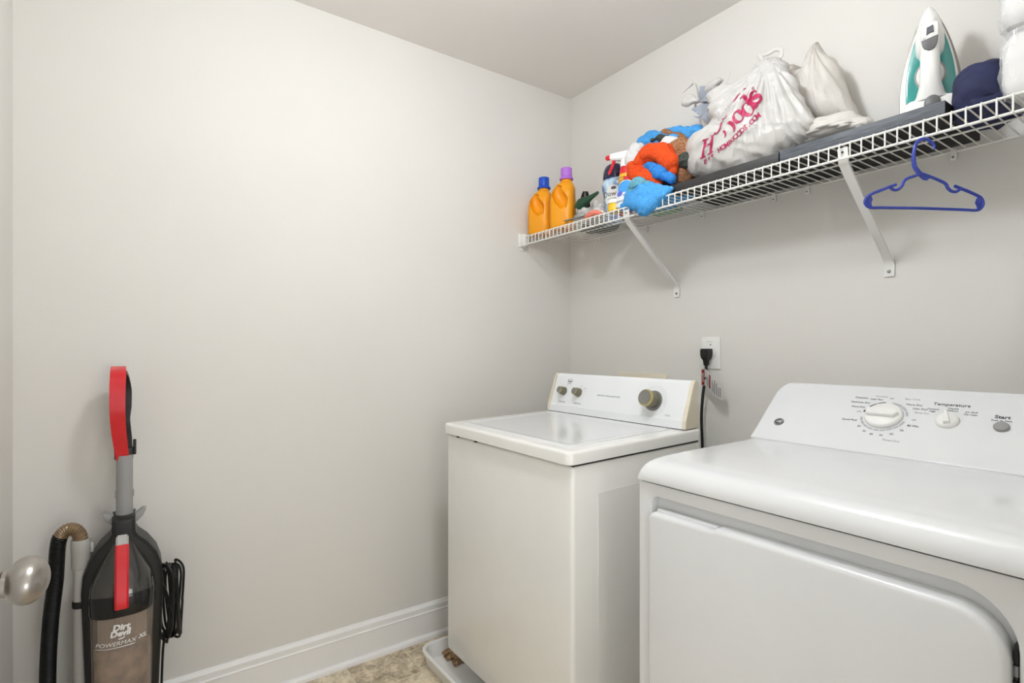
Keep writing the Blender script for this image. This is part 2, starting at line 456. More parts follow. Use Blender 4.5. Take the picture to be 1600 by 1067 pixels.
# door with a finger notch at the upper left
dl = round_poly(-0.779, -0.1905, 0.175, 0.846, (0.05, 0.05, 0.062, 0.020), 10)
notch = []
for (x, z) in dl:
    notch.append((x, z-0.006 if (z > 0.80 and x < -0.63) else z))
k = [i for i, (x, z) in enumerate(notch) if z > 0.80 and x < -0.63][0]
notch = notch[:k]+[(-0.605, 0.846), (-0.612, 0.8455), (-0.618, 0.842), (-0.625, 0.840)]+notch[k:]
dd = obj('door', prism(notch, 0.036, frame((0, 0.9425, 0), (1, 0, 0), (0, 0, 1), (0, -1, 0)), 0.010, 4), M_app, dry, angle=50)
obj('finger_grip', box(-0.765, -0.618, 0.922, 0.938, 0.838, 0.8445, 0.002), M_app, dd)
hg = obj('hinge', box(-0.1895, -0.1855, 0.926, 0.9425, 0.30, 0.81, 0.001), M_black, dry)
for q in range(12):
    z = 0.796-0.02*q
    obj('hinge_knuckle', lathe([(0.0032, z-0.007), (0.0032, z+0.007)], Matrix.Translation((-0.1875, 0.9255, 0)), 8), M_steel if q % 2 else M_black, hg)
# top and control panel
def wrap(prof, xl, xr, roll, ins=None, skirt=None):
    """cross-sections across X along a (Y, Z) profile, rolled off at both ends"""
    n = len(prof); R = []
    for i, (y, z) in enumerate(prof):
        a = prof[max(i-1, 0)]; b = prof[min(i+1, n-1)]
        ty, tz = b[0]-a[0], b[1]-a[1]; l = math.hypot(ty, tz) or 1; ny, nz = -tz/l, ty/l
        d = ins[i] if ins else 0; r = roll[i] if isinstance(roll, list) else roll; row = []
        def pt(x, h): return Vector((x, y-ny*h, z-nz*h))
        L, Rr = xl+d, xr-d
        if skirt: row.append(Vector((L, max(y, prof[0][0]+0.002), skirt)))
        for k in range(7):
            t = math.pi/2*k/6; row.append(pt(L+r*(1-math.cos(t)), r*(1-math.sin(t))))
        for k in range(1, 12): row.append(pt(L+r+(Rr-L-2*r)*k/12, 0))
        for k in range(7):
            t = math.pi/2*(1-k/6); row.append(pt(Rr-r*(1-math.cos(t)), r*(1-math.sin(t))))
        if skirt: row.append(Vector((Rr, max(y, prof[0][0]+0.002), skirt)))
        R.append(row)
    bm = bmesh.new(); rings(bm, R, closed=False); return bm
prof = [(0.914, 0.901), (0.9135, 0.906), (0.914, 0.913), (0.916, 0.920), (0.920, 0.928), (0.926, 0.935), (0.934, 0.941), (0.946, 0.9455), (0.962, 0.948), (0.985, 0.9495), (1.05, 0.951), (1.15, 0.9525), (1.25, 0.953), (1.33, 0.9535), (1.354, 0.954), (1.3558, 0.9536), (1.3565, 0.952)]
obj('top_panel', wrap(prof, DX0-0.002, DX1+0.002, [0.003, 0.006, 0.010, 0.014, 0.018, 0.022, 0.026, 0.030, 0.031, 0.031, 0.031, 0.031, 0.031, 0.031, 0.031, 0.031, 0.031], skirt=0.901), M_app, dry, angle=60)
F0 = Vector((0, 1.357, 0.954)); FU = Vector((0, 0.76, 0.65)); FN = Vector((0, -0.65, 0.76))
cp = [(1.3575, 0.950), (1.358, 0.9535)]; ss = [0.0, 0.0]
for s in [0.0012, 0.0030, 0.008]+[0.02*i for i in range(1, 10)]+[0.190, 0.198, 0.205, 0.210]:
    p = F0+FU*s; cp.append((p.y, p.z)); ss.append(s)
e = F0+FU*0.210
for a in (10, 22, 36, 52, 70, 88, 105):
    a = math.radians(a); r = 0.024
    c = e-FN*r; v = FN*math.cos(a)+FU*math.sin(a); p = c+v*r; cp.append((p.y, p.z)); ss.append(0.21+0.016*math.sin(min(a, math.pi/2)))
cp.append((cp[-1][0]+0.004, 0.95)); ss.append(ss[-1])
rc = 0.05; smax = 0.227
ins = [0 if s < smax-rc else rc-math.sqrt(max(0, rc*rc-(s-(smax-rc))**2)) for s in ss]
cons = obj('control_panel', wrap(cp, DX0-0.002, DX1+0.002, 0.012, ins), M_app, dry, angle=60)
def fas(x, s, h=0.0004): return F0+FU*s+FN*h+Vector((x, 0, 0))
def FM(x, s, h=0.0004): return frame(fas(x, s, h), (1, 0, 0), FU, FN)
def ftext(t, x, s, size, m=None, **k): return text(t, size, FM(x, s), m or M_print, cons, 'printed_text', 0.0002, **k)
# timer dial
kb = obj('timer_knob', lathe([(0.0395, 0.0), (0.0395, 0.003), (0.037, 0.008), (0.034, 0.010), (0.0, 0.0112)], FM(-0.526, 0.119), 40), M_white, dry)
grip = []
for (x, y) in ((-0.031, -0.0105), (0.024, -0.0115), (0.034, 0.0), (0.024, 0.0115), (-0.031, 0.0105), (-0.035, 0.0)): grip.append((x, y))
obj('grip', prism(grip, 0.014, FM(-0.526, 0.119, 0.007), 0.004, 3), M_white, kb)
def arc(x, s, r0, r1, a0, a1, m, name='printed_arc', h=0.0006):
    bm = bmesh.new(); n = max(3, int(abs(a1-a0)/6)); M = FM(x, s, h); rows = [[], []]
    for i in range(n+1):
        a = math.radians(a0+(a1-a0)*i/n)
        for row, r in zip(rows, (r0, r1)): row.append(bm.verts.new(M @ Vector((r*math.cos(a), r*math.sin(a), 0))))
    for i in range(n): bm.faces.new((rows[0][i], rows[0][i+1], rows[1][i+1], rows[1][i]))
    return obj(name, bm, m, cons, smooth=False)
for a0, a1 in ((100, 120), (122, 146), (148, 168)): arc(-0.526, 0.119, 0.0430, 0.0480, a0, a1, M_printd)
for a0, a1 in ((52, 82), (30, 50), (8, 28), (190, 205), (207, 222), (224, 239), (241, 256), (258, 273), (275, 290), (292, 307), (309, 324), (326, 346)): arc(-0.526, 0.119, 0.0430, 0.0480, a0, a1, M_printl)
for t, x, s, z, m in (('Cottons', -0.590, 0.176, 0.0085, M_printd), ('Less Dry', -0.556, 0.174, 0.0075, M_print), ('Optimum Dry', -0.588, 0.160, 0.0075, M_print), ('More Dry', -0.588, 0.144, 0.0075, M_print),
        ('Off', -0.582, 0.128, 0.0065, M_printl), ('Quick Fluff', -0.594, 0.098, 0.0075, M_print), ('20', -0.567, 0.080, 0.0075, M_print), ('30', -0.552, 0.066, 0.0075, M_print), ('40', -0.535, 0.059, 0.0075, M_print),
        ('50', -0.515, 0.059, 0.0075, M_print), ('60', -0.496, 0.066, 0.0075, M_print), ('70', -0.480, 0.080, 0.0075, M_print), ('80 Min.', -0.462, 0.097, 0.0078, M_printd), ('Off', -0.466, 0.116, 0.0065, M_printl),
        ('Damp Dry', -0.456, 0.140, 0.0065, M_printl), ('Less Dry', -0.462, 0.152, 0.0078, M_print), ('More Dry', -0.476, 0.164, 0.0078, M_print), ('Easy Care', -0.484, 0.182, 0.0075, M_printl), ('Off', -0.526, 0.180, 0.0065, M_printl),
        ('Delicates', -0.548, 0.185, 0.0070, M_printl), ('Timed Dry', -0.492, 0.046, 0.0078, M_printl)):
    ftext(t, x, s, z, m)
kb = obj('temperature_knob', lathe([(0.0215, 0.0), (0.0215, 0.003), (0.019, 0.008), (0.016, 0.010), (0.0, 0.011)], FM(-0.405, 0.121), 32), M_white, dry)
obj('pointer', prism([(-0.006, -0.016), (0.006, -0.016), (0.0035, 0.020), (-0.0035, 0.020)], 0.010, FM(-0.405, 0.121, 0.008) @ Matrix.Rotation(math.radians(15), 4, 'Z'), 0.003, 2), M_white, kb)
ftext('Temperature', -0.408, 0.172, 0.0125, M_printd)
for t, x, s in (('Cottons', -0.438, 0.155), ('High', -0.438, 0.148), ('Casuals', -0.403, 0.161), ('Medium', -0.403, 0.154), ('Air Fluff', -0.370, 0.153), ('No Heat', -0.370, 0.146)): ftext(t, x, s, 0.0065)
obj('start_button', lathe([(0.0128, 0), (0.0128, 0.004), (0.0115, 0.006), (0, 0.0062)], FM(-0.315, 0.117), 28), M_grey, dry)
ftext('Start', -0.318, 0.146, 0.013, M_printd, bold=0.0002); ftext('Push to Start', -0.318, 0.136, 0.0062)
lg = obj('emblem', lathe([(0.0125, 0), (0.0125, 0.0012), (0.0, 0.0014)], FM(-0.756, 0.065, 0.0003), 28), M_printd, cons)
arc(-0.756, 0.065, 0.0100, 0.0108, 0, 360, M_wprint, 'emblem_ring', 0.0019)
text('GE', 0.0125, FM(-0.756, 0.065, 0.0020), M_wprint, cons, 'emblem_monogram', 0.0002, shear=0.25, space=0.75)

# ------------------------------------------------------------------ drain pan and washer
pan = empty('drain_pan', (-1.40, 1.25, 0), 'white plastic drain pan on the floor under the washer', 'drain pan')
bm = bmesh.new()
def rr_ring(d, z, r): return [Vector((x, y, z)) for x, y in round_poly(-1.868+d, -0.985-d, 0.872+d, 1.70-d, (r,)*4, 6)]
rings(bm, [rr_ring(0.018, 0.001, 0.04), rr_ring(0.006, 0.050, 0.05), rr_ring(0.002, 0.052, 0.055), rr_ring(0.0, 0.057, 0.055), rr_ring(0.003, 0.062, 0.052), rr_ring(0.009, 0.063, 0.048), rr_ring(0.014, 0.060, 0.045), rr_ring(0.016, 0.054, 0.04), rr_ring(0.028, 0.008, 0.03)])
obj('tray', bm, M_white, pan, angle=35)
TY = 0.027
def tilt(o):
    for v in o.data.vertices: v.co.z += (v.co.y-0.93)*TY
    o.data.update(); return o
WX0, WX1, WY0, WY1 = -1.735, -1.046, 0.928, 1.474
was = empty('washing_machine', ((WX0+WX1)/2, 1.22, 0.02), 'white top-loading washing machine with knobs on its back panel, left of the dryer', 'washer')
bm = box(WX0, WX1, WY0, WY1, 0.095, 0.882, 0.012, 3)
tilt(obj('cabinet', bm, M_app2, was))
tilt(obj('side_panel', box(WX1-0.002, WX1+0.0005, 1.02, 1.46, 0.16, 0.80, 0.001, 1), M_app2, was))
bm = box(WX0+0.006, WX1-0.006, WY0+0.008, WY1-0.006, 0.880, 0.888)
tilt(obj('gap_strip', bm, M_dark, was))
for x in (-1.655, -1.535): tilt(obj('retainer_clip', box(x-0.006, x+0.006, WY0-0.002, WY0+0.006, 0.878, 0.886, 0.001), M_black, was))
for x in (WX0+0.06, WX1-0.06):
    for y in (WY0+0.15, WY1-0.06): obj('foot', lathe([(0.022, 0.008), (0.022, 0.03), (0.010, 0.035), (0.010, 0.1)], Matrix.Translation((x, y, 0)), 16), M_black, was)
bm = bmesh.new()
def tr(d, z, r): return [Vector((x, y, z)) for x, y in round_poly(WX0-0.004+d, WX1+0.004-d, 0.914+d, WY1+0.004-d, (r,)*4, 6)]
rings(bm, [tr(0.003, 0.8865, 0.02), tr(0, 0.8885, 0.022), tr(0, 0.914, 0.022), tr(0.0008, 0.9185, 0.022), tr(0.003, 0.9215, 0.02), tr(0.007, 0.923, 0.018), tr(0.02, 0.9232, 0.014)])
tilt(obj('top', bm, M_app2, was, angle=35))
def lid_ring(d, z): return [Vector((x, y, z)) for x, y in round_poly(-1.690+d, -1.091-d, 0.955+d, 1.385-d, (0.012,)*4, 5)]
bm = bmesh.new(); rings(bm, [lid_ring(0, 0.9225), lid_ring(0.001, 0.9255), lid_ring(0.004, 0.927), lid_ring(0.010, 0.927), lid_ring(0.022, 0.9262), lid_ring(0.030, 0.9250), lid_ring(0.040, 0.9247)])
tilt(obj('lid', bm, M_app, was, angle=25))
# console
ZB = 0.9258
tilt(obj('console_gap', box(WX0+0.012, WX1-0.012, 1.4015, 1.46, 0.9228, 0.9262), M_dark, was))
def cprof(d=0.0): return [(1.400+d, ZB+d*0), (1.402+d, ZB+0.026), (1.4065+d, ZB+0.029), (1.443+d, ZB+0.142-d), (1.450+d, ZB+0.150-d), (1.456, ZB+0.1505-d), (1.466, ZB+0.143-d), (1.468, ZB)]
bm = bmesh.new(); rings(bm, [[Vector((x, y, z)) for y, z in cprof()] for x in (WX0+0.016, WX1-0.016)])
con = tilt(obj('console', bm, M_cons, was, smooth=False))
for x0, x1 in ((WX0+0.002, WX0+0.016), (WX1-0.016, WX1-0.001)):
    bm = bmesh.new()
    pr = [(y-0.0025, z+0.0015) if y < 1.46 else (y, z+0.001) for y, z in cprof()]; pr[0] = (1.3975, ZB)
    rings(bm, [[Vector((x, y, z)) for y, z in pr] for x in (x0, x1)]); bmesh.ops.bevel(bm, geom=list(bm.edges), offset=0.002, segments=2, affect='EDGES')
    tilt(obj('end_cap', bm, M_almond, was))
CU = Vector((0, 0.0365, 0.113+0.0365*TY)).normalized(); CN = Vector((0, -CU.z, CU.y))
C0 = Vector((0, 1.4065, ZB+0.029+(1.4065-0.93)*TY))
def CM(x, s, h=0.0003): return frame(C0+CU*s+CN*h+Vector((x, 0, 0)), (1, 0, 0), CU, CN)
for x, s in ((-1.655, 0.055), (-1.566, 0.055)):
    kb = obj('knob', lathe([(0.0175, 0), (0.0175, 0.004), (0.0165, 0.006), (0.0145, 0.025), (0.0138, 0.027)], CM(x, s), 28), M_brass, was)
    obj('knob_ring', lathe([(0.0141, 0.0262), (0.0141, 0.0280), (0.0120, 0.0282)], CM(x, s), 28), M_brassr, kb)
    obj('knob_cap', lathe([(0.0122, 0.0265), (0.0122, 0.0290), (0, 0.0288)], CM(x, s), 24), M_knobg, kb)
x, s = -1.192, 0.052
kb = obj('timer_knob', lathe([(0.034, 0), (0.034, 0.003), (0.031, 0.004), (0.030, 0.002), (0.024, 0.002), (0.024, 0.024), (0.0285, 0.026), (0.0285, 0.046), (0.026, 0.049)], CM(x, s), 36), M_brass, was)
obj('dial_skirt', lathe([(0.0345, 0.0005), (0.0345, 0.0042), (0.033, 0.0048), (0.025, 0.0035)], CM(x, s), 36), M_knobg, kb)
obj('knob_ring', lathe([(0.0288, 0.040), (0.0288, 0.046), (0.0268, 0.0492), (0.0245, 0.0492)], CM(x, s), 36), M_brassr, kb)
obj('knob_cap', lathe([(0.0245, 0.047), (0.0245, 0.0508), (0.022, 0.0504), (0, 0.0500)], CM(x, s), 32), M_knobg, kb)
for a in range(0, 360, 12):
    if 200 < a < 250: continue
    p = Vector((0.046*math.cos(math.radians(a)), 0.046*math.sin(math.radians(a)), 0))
    obj('printed_tick', prism([(-0.0004, -0.002), (0.0004, -0.002), (0.0004, 0.002), (-0.0004, 0.002)], 0.0002, CM(x, s) @ Matrix.Translation(p) @ Matrix.Rotation(math.radians(a-90), 4, 'Z')), M_printl, con, smooth=False)
bm = bmesh.new(); Mq = CM(x, s, 0.0004); A = []; B = []
for i in range(61):
    a = math.radians(i*6); A.append(bm.verts.new(Mq @ Vector((0.0515*math.cos(a), 0.0515*math.sin(a), 0)))); B.append(bm.verts.new(Mq @ Vector((0.0520*math.cos(a), 0.0520*math.sin(a), 0))))
for i in range(60): bm.faces.new((A[i], A[i+1], B[i+1], B[i]))
obj('printed_ring', bm, M_printl, con, smooth=False)
def ctext(t, x, s, z, m=None, **k): return text(t, z, CM(x, s), m or M_print, con, 'printed_text', 0.0002, **k)
ctext('Roper', -1.632, 0.098, 0.0105, M_print, bold=0.0003)
bm = bmesh.new(); Mq = CM(-1.632, 0.096, 0.0004); A = []; B = []
for i in range(25):
    a = math.radians(20+i*140/24); A.append(bm.verts.new(Mq @ Vector((0.015*math.cos(a), 0.011*math.sin(a), 0)))); B.append(bm.verts.new(Mq @ Vector((0.0162*math.cos(a), 0.0122*math.sin(a), 0))))
for i in range(24): bm.faces.new((A[i], A[i+1], B[i+1], B[i]))
obj('emblem_arch', bm, M_print, con, smooth=False)
ctext('by Whirlpool', -1.632, 0.0885, 0.0042)
ctext('WATER LEVEL', -1.652, 0.011, 0.0062); ctext('TEMPERATURE', -1.562, 0.011, 0.0062)
ctext('HEAVY DUTY  EXTRA CAPACITY PLUS', -1.405, 0.052, 0.0068, sx=1.0)
ctext('MED', -1.642, 0.080, 0.0045, M_printl); ctext('HOT', -1.556, 0.081, 0.0045, M_printl); ctext('COLD', -1.535, 0.073, 0.0045, M_printl)
ctext('TIMER', -1.125, 0.008, 0.008, M_printl)

# debris in the pan
M_debris = mat('rusty_lint', rgb(84, 54, 36), 0.95, var=0.5, scale=70, col2=rgb(168, 138, 104))
c = at(706, 1022, Z=0.02)
pr = [('e', Vector((c.x+0.005+random.uniform(-0.045, 0.05), c.y+0.012+random.uniform(-0.03, 0.024), 0.016)), (random.uniform(0.008, 0.018), random.uniform(0.006, 0.014), random.uniform(0.006, 0.016))) for _ in range(26)]
o = blob('lint_clump', pr, M_debris, None, 0.0035, 1, lambda p, n: 0.004*noise.noise(p*160), floor=0.0085)
tag(o, 'brown clump of rusty lint lying in the drain pan', 'debris')

# ------------------------------------------------------------------ outlet, plug, tag, utility panel
pl = empty('outlet', (-1.21, YB, 1.1765), 'white wall outlet plate above the gap between washer and dryer', 'outlet')
obj('cover_plate', box(-1.250, -1.170, YB-0.006, YB-0.0005, 1.117, 1.237, 0.003), M_white, pl)
MO = frame((-1.207, YB-0.006, 1.178), (1, 0, 0), (0, 0, 1), (0, -1, 0))
obj('receptacle', lathe([(0.021, 0), (0.021, 0.003), (0.019, 0.004), (0, 0.004)], MO, 28), M_white, pl)
obj('screw', lathe([(0.0035, 0), (0.003, 0.0012), (0, 0.0014)], frame((-1.210, YB-0.006, 1.208), (1, 0, 0), (0, 0, 1), (0, -1, 0)), 12), M_steel, pl)
text('20A 125V', 0.006, frame((-1.212, YB-0.0062, 1.219), (1, 0, 0), (0, 0, 1), (0, -1, 0)), M_printl, pl, 'printed_text', 0.0002)
cord = empty('power_cord', (-1.225, 1.74, 0.55), 'black power cord plugged into the outlet, hanging down behind the washer', 'cord')
bm = bmesh.new()
px, pz = -1.213, 1.174
def sq(wd, y0, y1, z): return [Vector((px-wd, y0, z)), Vector((px+wd, y0, z)), Vector((px+wd, y1, z)), Vector((px-wd, y1, z))]
rings(bm, [sq(0.0150, 1.728, 1.7595, pz+0.019), sq(0.0165, 1.726, 1.7595, pz+0.017), sq(0.0165, 1.726, 1.7595, pz-0.006), sq(0.013, 1.728, 1.757, pz-0.018), sq(0.009, 1.732, 1.752, pz-0.024), sq(0.0075, 1.735, 1.750, pz-0.045)])
bmesh.ops.bevel(bm, geom=list(bm.edges), offset=0.002, segments=2, affect='EDGES')
obj('plug', bm, M_black, cord)
cpts = smooth_path([(px, 1.742, 1.138), (px, 1.740, 1.11), (px-0.004, 1.736, 1.06), (px-0.010, 1.733, 1.0), (px-0.014, 1.733, 0.93), (px-0.012, 1.735, 0.84), (px-0.015, 1.74, 0.7), (px-0.015, 1.74, 0.5)], 6)
obj('cable', tube(cpts, 0.0055, 10), M_rubber, cord)
# warning tag wrapped round the cable
M_paper = mat('tag_paper', rgb(232, 230, 226), 0.6); M_tagred = mat('tag_red', rgb(176, 40, 34), 0.6)
tg = bmesh.new(); cols = 14; rowsN = 4; top = []; 
g = [[None]*(cols+1) for _ in range(2)]
pts_t = [(-0.014, 1.730, 1.116, 1.055), (0.004, 1.727, 1.118, 1.056), (0.012, 1.722, 1.117, 1.055), (0.024, 1.716, 1.112, 1.050), (0.040, 1.712, 1.100, 1.036), (0.056, 1.710, 1.087, 1.023), (0.072, 1.712, 1.075, 1.013), (0.088, 1.716, 1.064, 1.008)]
def tag_pt(u, v, off=0.0):
    f = u*(len(pts_t)-1); a = min(int(f), len(pts_t)-2); t = f-a
    q = [pts_t[a][i]+(pts_t[a+1][i]-pts_t[a][i])*t for i in range(4)]
    return Vector((px+q[0], q[1]-off, q[3]+(q[2]-q[3])*v))
def tag_strip(u0, u1, v0, v1, off, m, name, parent, n=10):
    bm = bmesh.new(); A = []; B = []
    for i in range(n+1):
        u = u0+(u1-u0)*i/n; A.append(bm.verts.new(tag_pt(u, v0, off))); B.append(bm.verts.new(tag_pt(u, v1, off)))
    for i in range(n): bm.faces.new((A[i], A[i+1], B[i+1], B[i]))
    bmesh.ops.solidify(bm, geom=list(bm.faces), thickness=0.0004)
    return obj(name, bm, m, parent, angle=30)
wt = tag_strip(0, 1, 0, 1, 0, M_paper, 'warning_tag', cord, 20)
tag_strip(0.03, 0.14, 0.03, 0.97, 0.0008, M_tagred, 'red_band', wt)
tag_strip(0.50, 0.56, 0.10, 0.90, 0.0008, M_tagred, 'red_band', wt)
for q, u in enumerate((0.36, 0.41, 0.46, 0.62, 0.67, 0.72, 0.78, 0.84, 0.90)): tag_strip(u, u+0.02, 0.10, random.uniform(0.6, 0.92), 0.0008, M_print, 'printed_line', wt, 2)
obj('eyelet', lathe([(0.004, 0), (0.004, 0.0008), (0, 0.0008)], frame(tag_pt(0.26, 0.45, 0.001), (1, 0, 0), (0, 0, 1), (0, -1, 0)), 14), M_printd, wt)
text('DANGER', 0.0085, frame(tag_pt(0.085, 0.5, 0.0014), (0, 0, 1), (-1, 0, 0), (0, -1, 0)), M_wprint, wt, 'printed_text', 0.0001)
o = obj('utility_cover', box(-1.675, -1.41, YB-0.012, YB-0.0005, 0.93, 1.090, 0.003), M_almond)
tag(o, 'beige utility cover on the back wall, peeking above the washer console', 'wall cover')

# ------------------------------------------------------------------ wire shelf
ZD = 1.7155; YR = 1.470; YK = 1.7645; ZL = 1.676
sh = empty('wire_shelf', (-1.05, YB, ZD), 'long white vinyl-coated wire shelf fixed along the back wall', 'shelf')
X0, X1 = -1.998, -0.10
obj('front_rail', tube([(X0, YR+0.001, ZD-0.003), (X1, YR+0.001, ZD-0.003)], 0.0030, 10), M_wire, sh)
obj('lip_rail', tube([(X0, YR-0.0005, ZL), (X1, YR-0.0005, ZL)], 0.0034, 10), M_wire, sh)
obj('back_rail', tube([(X0, YK, ZD-0.003), (X1, YK, ZD-0.003)], 0.0028, 8), M_wire, sh)
obj('middle_rail', tube([(X0, 1.622, ZD-0.0045), (X1, 1.622, ZD-0.0045)], 0.0026, 8), M_wire, sh)
wp = [(0, YK+0.002, ZD), (0, 1.60, ZD), (0, YR+0.004, ZD), (0, YR-0.0005, ZD-0.0007), (0, YR-0.0042, ZD-0.005), (0, YR-0.0045, ZD-0.012), (0, YR-0.0045, ZL-0.001)]
wm = None; nW = int((X1-X0)/0.0254)
for i in range(nW):
    x = X0+0.020+0.0254*i
    if wm is None:
        o = obj('wire', tube(wp, 0.00195, 6, up=(1, 0, 0)), M_wire, sh); wm = o.data
    else: o = link('wire', wm, None, sh)
    o.location = (x, 0, 0)
eb = obj('end_bracket', box(XL+0.0005, XL+0.008, 1.447, 1.492, 1.664, 1.728, 0.003), M_white, sh)
obj('bracket_cup', box(XL+0.006, XL+0.030, 1.455, 1.484, 1.668, 1.724, 0.004), M_white, eb)
obj('screw', lathe([(0.004, 0), (0.003, 0.002), (0, 0.002)], frame((XL+0.008, 1.486, 1.726), (0, 1, 0), (0, 0, 1), (1, 0, 0)), 10), M_steel, eb)
obj('mounting_ear', box(XL+0.0005, XL+0.004, 1.459, 1.476, 1.648, 1.668, 0.002), M_white, eb)
for bx in (-1.365, -0.628):
    zf = 1.418
    top = Vector((bx, YR+0.006, 1.706)); mid = Vector((bx, YR+0.012, 1.668)); foot = Vector((bx, YB-0.010, zf+0.028)); end = Vector((bx, YB-0.004, zf-0.018))
    def sect(p, wd, th, tdir):
        nrm = Vector((0, -tdir.z, tdir.y)).normalized()
        return [p+Vector((-wd, 0, 0))-nrm*th, p+Vector((wd, 0, 0))-nrm*th, p+Vector((wd, 0, 0))+nrm*th, p+Vector((-wd, 0, 0))+nrm*th]
    d1 = (foot-mid).normalized(); dn = Vector((0, 0, -1))
    bm = bmesh.new(); rings(bm, [sect(top, 0.012, 0.0015, dn), sect(mid, 0.012, 0.002, dn*0.7+d1*0.3), sect(mid+d1*0.02, 0.0115, 0.004, d1), sect(foot-d1*0.03, 0.010, 0.0045, d1), sect(foot, 0.012, 0.003, d1*0.5+dn*0.5), sect(foot+Vector((0, 0.006, -0.016)), 0.014, 0.0015, dn), sect(end, 0.013, 0.0015, dn)])
    br = obj('support_bracket', bm, M_white, sh, angle=30)
    obj('screw', lathe([(0.005, 0), (0.004, 0.002), (0, 0.0025)], frame((bx, YB-0.0065, zf-0.004), (1, 0, 0), (0, 0, 1), (0, -1, 0)), 12), M_steel, br)
    obj('clip_hole', lathe([(0.003, 0), (0.003, 0.0005), (0, 0.0005)], frame((bx, YR+0.0035, 1.694), (1, 0, 0), (0, 0, 1), (0, -1, 0)), 10), M_dark, br)
for cx_ in (-1.80, -1.52, -1.245, -0.965, -0.855, -0.48, -0.2):
    cl = obj('wall_clip', box(cx_-0.007, cx_+0.007, YB-0.011, YB-0.0005, ZD-0.026, ZD+0.004, 0.003), M_white, sh)
    obj('screw', lathe([(0.003, 0), (0.0025, 0.0015), (0, 0.0015)], frame((cx_, YB-0.011, ZD-0.018), (1, 0, 0), (0, 0, 1), (0, -1, 0)), 8), M_steel, cl)
DECK = ZD+0.0022

# ------------------------------------------------------------------ things on the shelf
def jug(name, cx, cy, base, hgt, capm, label, yaw=0.0, wx=0.058, wy=0.085, nx=0.5):
    root = empty(name, (cx, cy, base), label, 'detergent bottle', 'orange detergent jugs at the left end of the shelf')
    M = Matrix.Translation((cx, cy, base)) @ Matrix.Rotation(yaw, 4, 'Z')
    def se(a, b, z, dx=0, dy=0, e=0.55):
        out = []
        for i in range(40):
            t = 2*math.pi*i/40; c, s = math.cos(t), math.sin(t)
            out.append(Vector(((dx*5 if dx else 0)*nx+a*math.copysign(abs(c)**e, c), dy+b*math.copysign(abs(s)**e, s), z)))
        return out
    H = hgt
    R = [se(wx*0.90, wy*0.90, 0.0), se(wx*0.98, wy*0.98, 0.006), se(wx, wy, 0.02), se(wx, wy, H*0.35), se(wx*0.99, wy*0.99, H*0.5), se(wx*0.97, wy*0.96, H*0.62), se(wx*0.92, wy*0.90, H*0.72, 0.001),
         se(wx*0.84, wy*0.80, H*0.81, 0.003, 0, 0.65), se(wx*0.70, wy*0.64, H*0.885, 0.004, 0, 0.8), se(wx*0.52, wy*0.42, H*0.935, 0.005, 0, 1.0), se(0.023, 0.024, H*0.96, 0.006, 0, 1.0), se(0.022, 0.022, H, 0.006, 0, 1.0)]
    bm = bmesh.new(); rings(bm, R); bmesh.ops.recalc_face_normals(bm, faces=bm.faces)
    me = bpy.data.meshes.new('jug'); bm.to_mesh(me); bm.free(); a = bpy.data.objects.new('jug', me); COL.objects.link(a)
    # scooped grip beside the moulded handle
    cb = bmesh.new()
    pth = [Vector((-0.008, -wy*0.70, H*0.85)), Vector((-0.016, -wy*0.72, H*0.77)), Vector((-0.012, -wy*0.78, H*0.66)), Vector((0.004, -wy*0.90, H*0.53)), Vector((0.014, -wy*1.02, H*0.38))]
    P = smooth_path(pth, 6); tube(P, resample([0.013, 0.021, 0.027, 0.030, 0.014], len(P)), 20, cb, flat=1.0)
    for q, rr in ((P[0], 0.012), (P[-1], 0.018)): pass
    bmesh.ops.recalc_face_normals(cb, faces=cb.faces)
    mc = bpy.data.meshes.new('cut'); cb.to_mesh(mc); cb.free(); c = bpy.data.objects.new('cut', mc); COL.objects.link(c)
    md = a.modifiers.new('b', 'BOOLEAN'); md.operation = 'DIFFERENCE'; md.object = c; md.solver = 'EXACT'
    me2 = evaluated(a)
    for q in (a, c): bpy.data.objects.remove(q)
    me2.transform(M); me2.materials.clear(); me2.shade_smooth(); me2.set_sharp_from_angle(angle=math.radians(35))
    link('body', me2, M_orange, root)
    Mc = M @ Matrix.Translation((0.030*nx, 0, H))
    obj('collar', lathe([(0.029, -0.004), (0.031, 0.0), (0.029, 0.006), (0.024, 0.009), (0.024, 0.012)], Mc, 28), capm, root)
    obj('cap', lathe([(0.0245, 0.010), (0.0245, 0.046), (0.0235, 0.048), (0.0, 0.048)], Mc, 32), capm, root)
    return root
jug('detergent_jug', -1.936, 1.524, DECK, 0.214, M_bluecap, 'orange detergent jug with a dark blue cap, leftmost on the shelf', math.radians(34), 0.054, 0.050)
jug('detergent_jug', -1.795, 1.538, DECK, 0.222, M_purple, 'orange detergent jug with a purple cap', math.radians(36), 0.054, 0.050)

